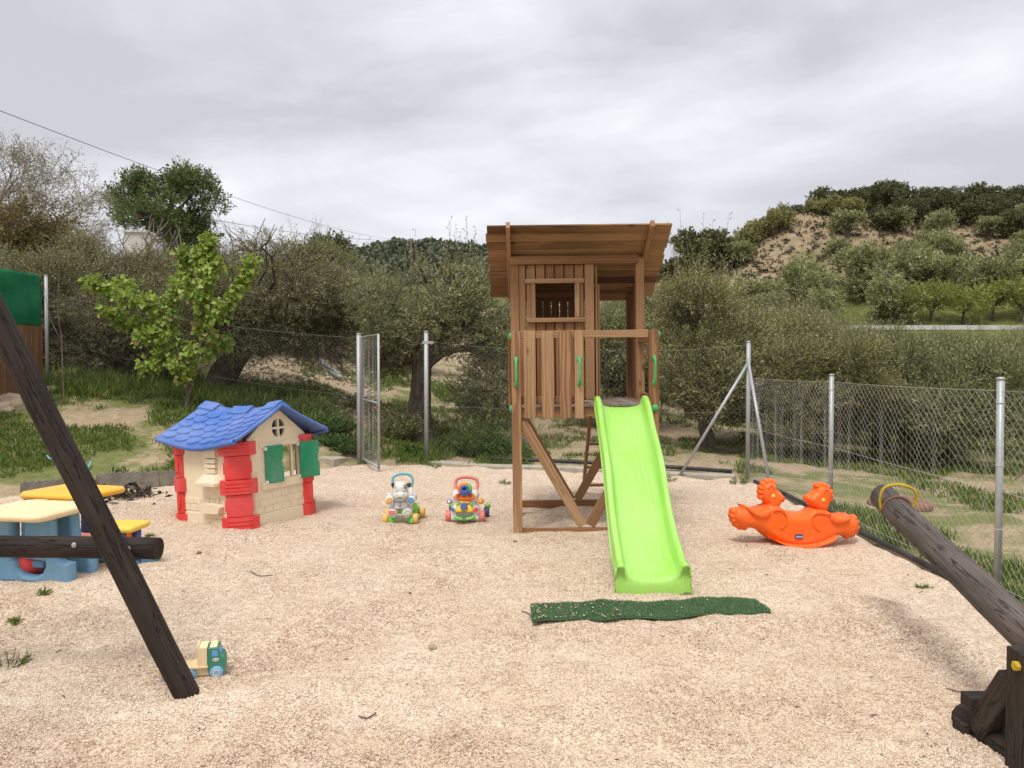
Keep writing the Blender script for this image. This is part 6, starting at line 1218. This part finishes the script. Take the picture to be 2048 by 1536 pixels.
# utility pole and its cables
UP = at(828, 600, 118); ub = Vector((UP.x, 118, tz1(UP.x, 118))); zt = at(828, 484, 118).z
up_ = thing('utility_pole', 'double wooden power pole with cross arm on the skyline', 'utility pole', ub)
m = MB(); 
for dx in (-.35, .35): m.tube([(dx * 1.6, 0, -.3), (dx, 0, zt - ub.z - .2)], [.2, .15], 8)
m.build('pole', MAT['oak_bark'], up_); m = MB(); m.box(-1.1, 1.1, -.1, .1, zt - ub.z - .25, zt - ub.z); m.build('cross_arm', MAT['oak_bark'], up_)
for x in (-.95, 0, .95): m = MB(); m.tube([(x, 0, zt - ub.z), (x, 0, zt - ub.z + .35)], .08, 6); m.build('insulator', MAT['grey'], up_)
def cable(a, c, sag, r, lab): m = MB(); a = Vector(a); c = Vector(c); n = 40; m.tube([a.lerp(c, t / n) - Vector((0, 0, sag * 4 * (t / n) * (1 - t / n))) for t in range(n + 1)], r, 5); tag(m.build('power_cable', MAT['hose']), lab, 'cable')
cable(at(-260, 120, 22), ub + Vector((-.95, 0, zt - ub.z + .3)), 1.2, .013, 'dark power cable sagging from the top of the willow down to the power pole')
cable(at(330, 421, 60), ub + Vector((.95, 0, zt - ub.z + .3)),   .8, .02, 'second power cable running low to the power pole')
# ------------------------------------------------------------------ grass, weeds and undergrowth
def in_px(px0, px1, D0, D1, n): D = rng.uniform(D0, D1, n); px = rng.uniform(px0, px1, n); return (px - 1024) / FPX * D, D, px
def blades(x, y, h, tuft=9, spread=.05):
    n = len(x); zz = tz(x, y); P = np.repeat(np.stack([x, y, zz], 1), tuft, 0); P[:, :2] += rng.normal(size=(len(P), 2)) * spread; hh = np.repeat(h, tuft) * rng.uniform(.5, 1.2, len(P))
    D = rng.normal(size=(len(P), 3)) * .38 + np.array([0, 0, 1.]); tone = np.clip(np.repeat(rng.normal(.45, .22, n), tuft) + rng.normal(size=len(P)) * .12, 0, 1)
    P[:, 2] -= .01; return leaves(P, D, hh, .012 + hh * .04, tone, .3)
A_ = Acc()
x, y, px = in_px(-120, 640, 9.4, 16.5, 9000); g_ = grassy(x, y) + (fbm(x * .9, y * .9, 4, 3) - .5) * 1.5; k = (g_ > .58) & (poly_sd(x, y) < -.32); A_.add(*blades(x[k], y[k], rng.uniform(.05, .13, k.sum())))
x, y, px = in_px(80, 660, 13.9, 16.8, 2600); k = fbm(x * .8, y * .8, 3, 8) > .42; A_.add(*blades(x[k], y[k], rng.uniform(.14, .34, k.sum()), 12, .09))
x, y, px = in_px(600, 1060, 12.3, 26, 6000); k = (fbm(x * .7, y * .7, 4, 13) > .49) & (poly_sd(x, y) < -.15); A_.add(*blades(x[k], y[k], rng.uniform(.06, .2, k.sum())))
x, y, px = in_px(1480, 2150, 4.5, 24, 9000); k = (fbm(x * .6, y * .6, 4, 17) > .51) & (poly_sd(x, y) < -.15); A_.add(*blades(x[k], y[k], rng.uniform(.05, .15, k.sum())))
x, y, px = in_px(1060, 1480, 12.6, 24, 2600); k = fbm(x * .7, y * .7, 3, 19) > .5; A_.add(*blades(x[k], y[k], rng.uniform(.05, .14, k.sum())))
tag(A_.build('grass', MAT['grass'], None), 'spring grass growing on the bank and round the yard', 'grass', kind='stuff')
def shrub(name, lab, px, D, H, R, seed, mat='weed', n=260, ll=.06, lw=.025, cat='weed', up=.8, loc_=None):
    p = loc_ or on(px, D); r = np.random.default_rng(seed); a = r.uniform(0, 2 * pi, n); q = np.sqrt(r.random(n)) * R; B_ = np.stack([q * np.cos(a) * .45, q * np.sin(a) * .45, np.zeros(n)], 1); Dd = np.stack([np.cos(a) * q / R * .9, np.sin(a) * q / R * .9, np.full(n, up)], 1) + r.normal(size=(n, 3)) * .22
    Dd /= np.linalg.norm(Dd, axis=1, keepdims=True); L = H * r.uniform(.45, 1.1, n) * (1.1 - .4 * q / R); W_ = Acc(); W_.add(*prisms(B_, B_ + Dd * L[:, None], .004, .0015, 3)); o = thing(name, lab, cat, p); W_.build('stems', MAT['twig_bark'], o)
    per = 12; t = np.linspace(.15, 1, per); Q = B_[:, None] + Dd[:, None] * (L[:, None] * t)[..., None]; S = r.normal(size=(n, per, 3)); S[..., 2] = np.abs(S[..., 2]) * .4; V_, F_, rr_ = leaves(Q.reshape(-1, 3), (S + Dd[:, None] * .6).reshape(-1, 3), ll * r.uniform(.6, 1.3, n * per), lw * r.uniform(.7, 1.2, n * per), np.clip(r.normal(.45, .2, n * per), 0, 1), .2)
    np_mesh('foliage', V_, F_, MAT[mat], o, {'rnd': rr_}); return o
shrub('weed_bush', 'tall leafy weeds with yellow flowers behind the back fence left of the tower', 960, 13.3, .72, .55, 1, n=420)
shrub('weed_bush', 'lower weeds joining the tall flowering weeds to the tower posts', 1010, 13.1, .48, .4, 2, n=240); shrub('weed_bush', 'small weeds right of the central olive roots', 905, 14.0, .35, .3, 3, n=160)
shrub('root_suckers', 'dark mossy mound of suckers on the left of the central olive trunk', 795, 15.2, .75, .62, 4, mat='olive', n=520, ll=.05, cat='bush'); shrub('weed_bush', 'green weeds growing right at the foot of the gate posts', 700, 12.75, .25, .45, 5, n=220, ll=.05)
shrub('weed_bush', 'green weeds behind the playhouse roof by the pale kerb', 660, 13.4, .42, .6, 6, n=320); shrub('weed_bush', 'low weeds just left of the open gate', 672, 12.9, .22, .4, 7, n=200, ll=.05); shrub('weed_bush', 'weed patch in the gateway under the central olive', 825, 13.6, .22, .4, 8, n=170, ll=.05)
shrub('weed_bush', 'grass clump between the olive trunk and the shutters', 620, 14.6, .5, .5, 9, mat='grass', n=320, ll=.09, lw=.012)
def gtuft(px, py, H, R, lab, n=60, seed=1): p = gp(px, py); p.z = gz1(p.x, p.y) - .005; shrub('grass_tuft', lab, 0, 0, H, R, seed, 'grass', max(8, n // 3), .04, .006, 'grass tuft', .8, p)
gtuft(20, 1325, .09, .12, 'grass tuft in gravel at the photo edge left of the swing log', 50, 11); gtuft(85, 1190, .04, .07, 'small green sprig in the gravel in front of the cream desk', 30, 12); gtuft(1478, 971, .10, .22, 'grass tuft on the gravel at the foot of the corner post', 90, 13); gtuft(1335, 962, .12, .22, 'grass tuft at the foot of the diagonal brace near the slide', 80, 14)
gtuft(868, 935, .1, .2, 'grass tuft on the gravel edge in the gateway', 60, 15); gtuft(30, 1247, .03, .05, 'tiny green sprig in gravel below the light blue desk legs', 20, 16); gtuft(1850, 1172, .04, .07, 'tiny green sprig by the side fence hose', 24, 17); gtuft(300, 1070, .03, .05, 'tiny green sprig on the gravel before the playhouse corner', 20, 18)
gtuft(1010, 968, .06, .12, 'grass sprig on gravel just left of the tower', 40, 19)
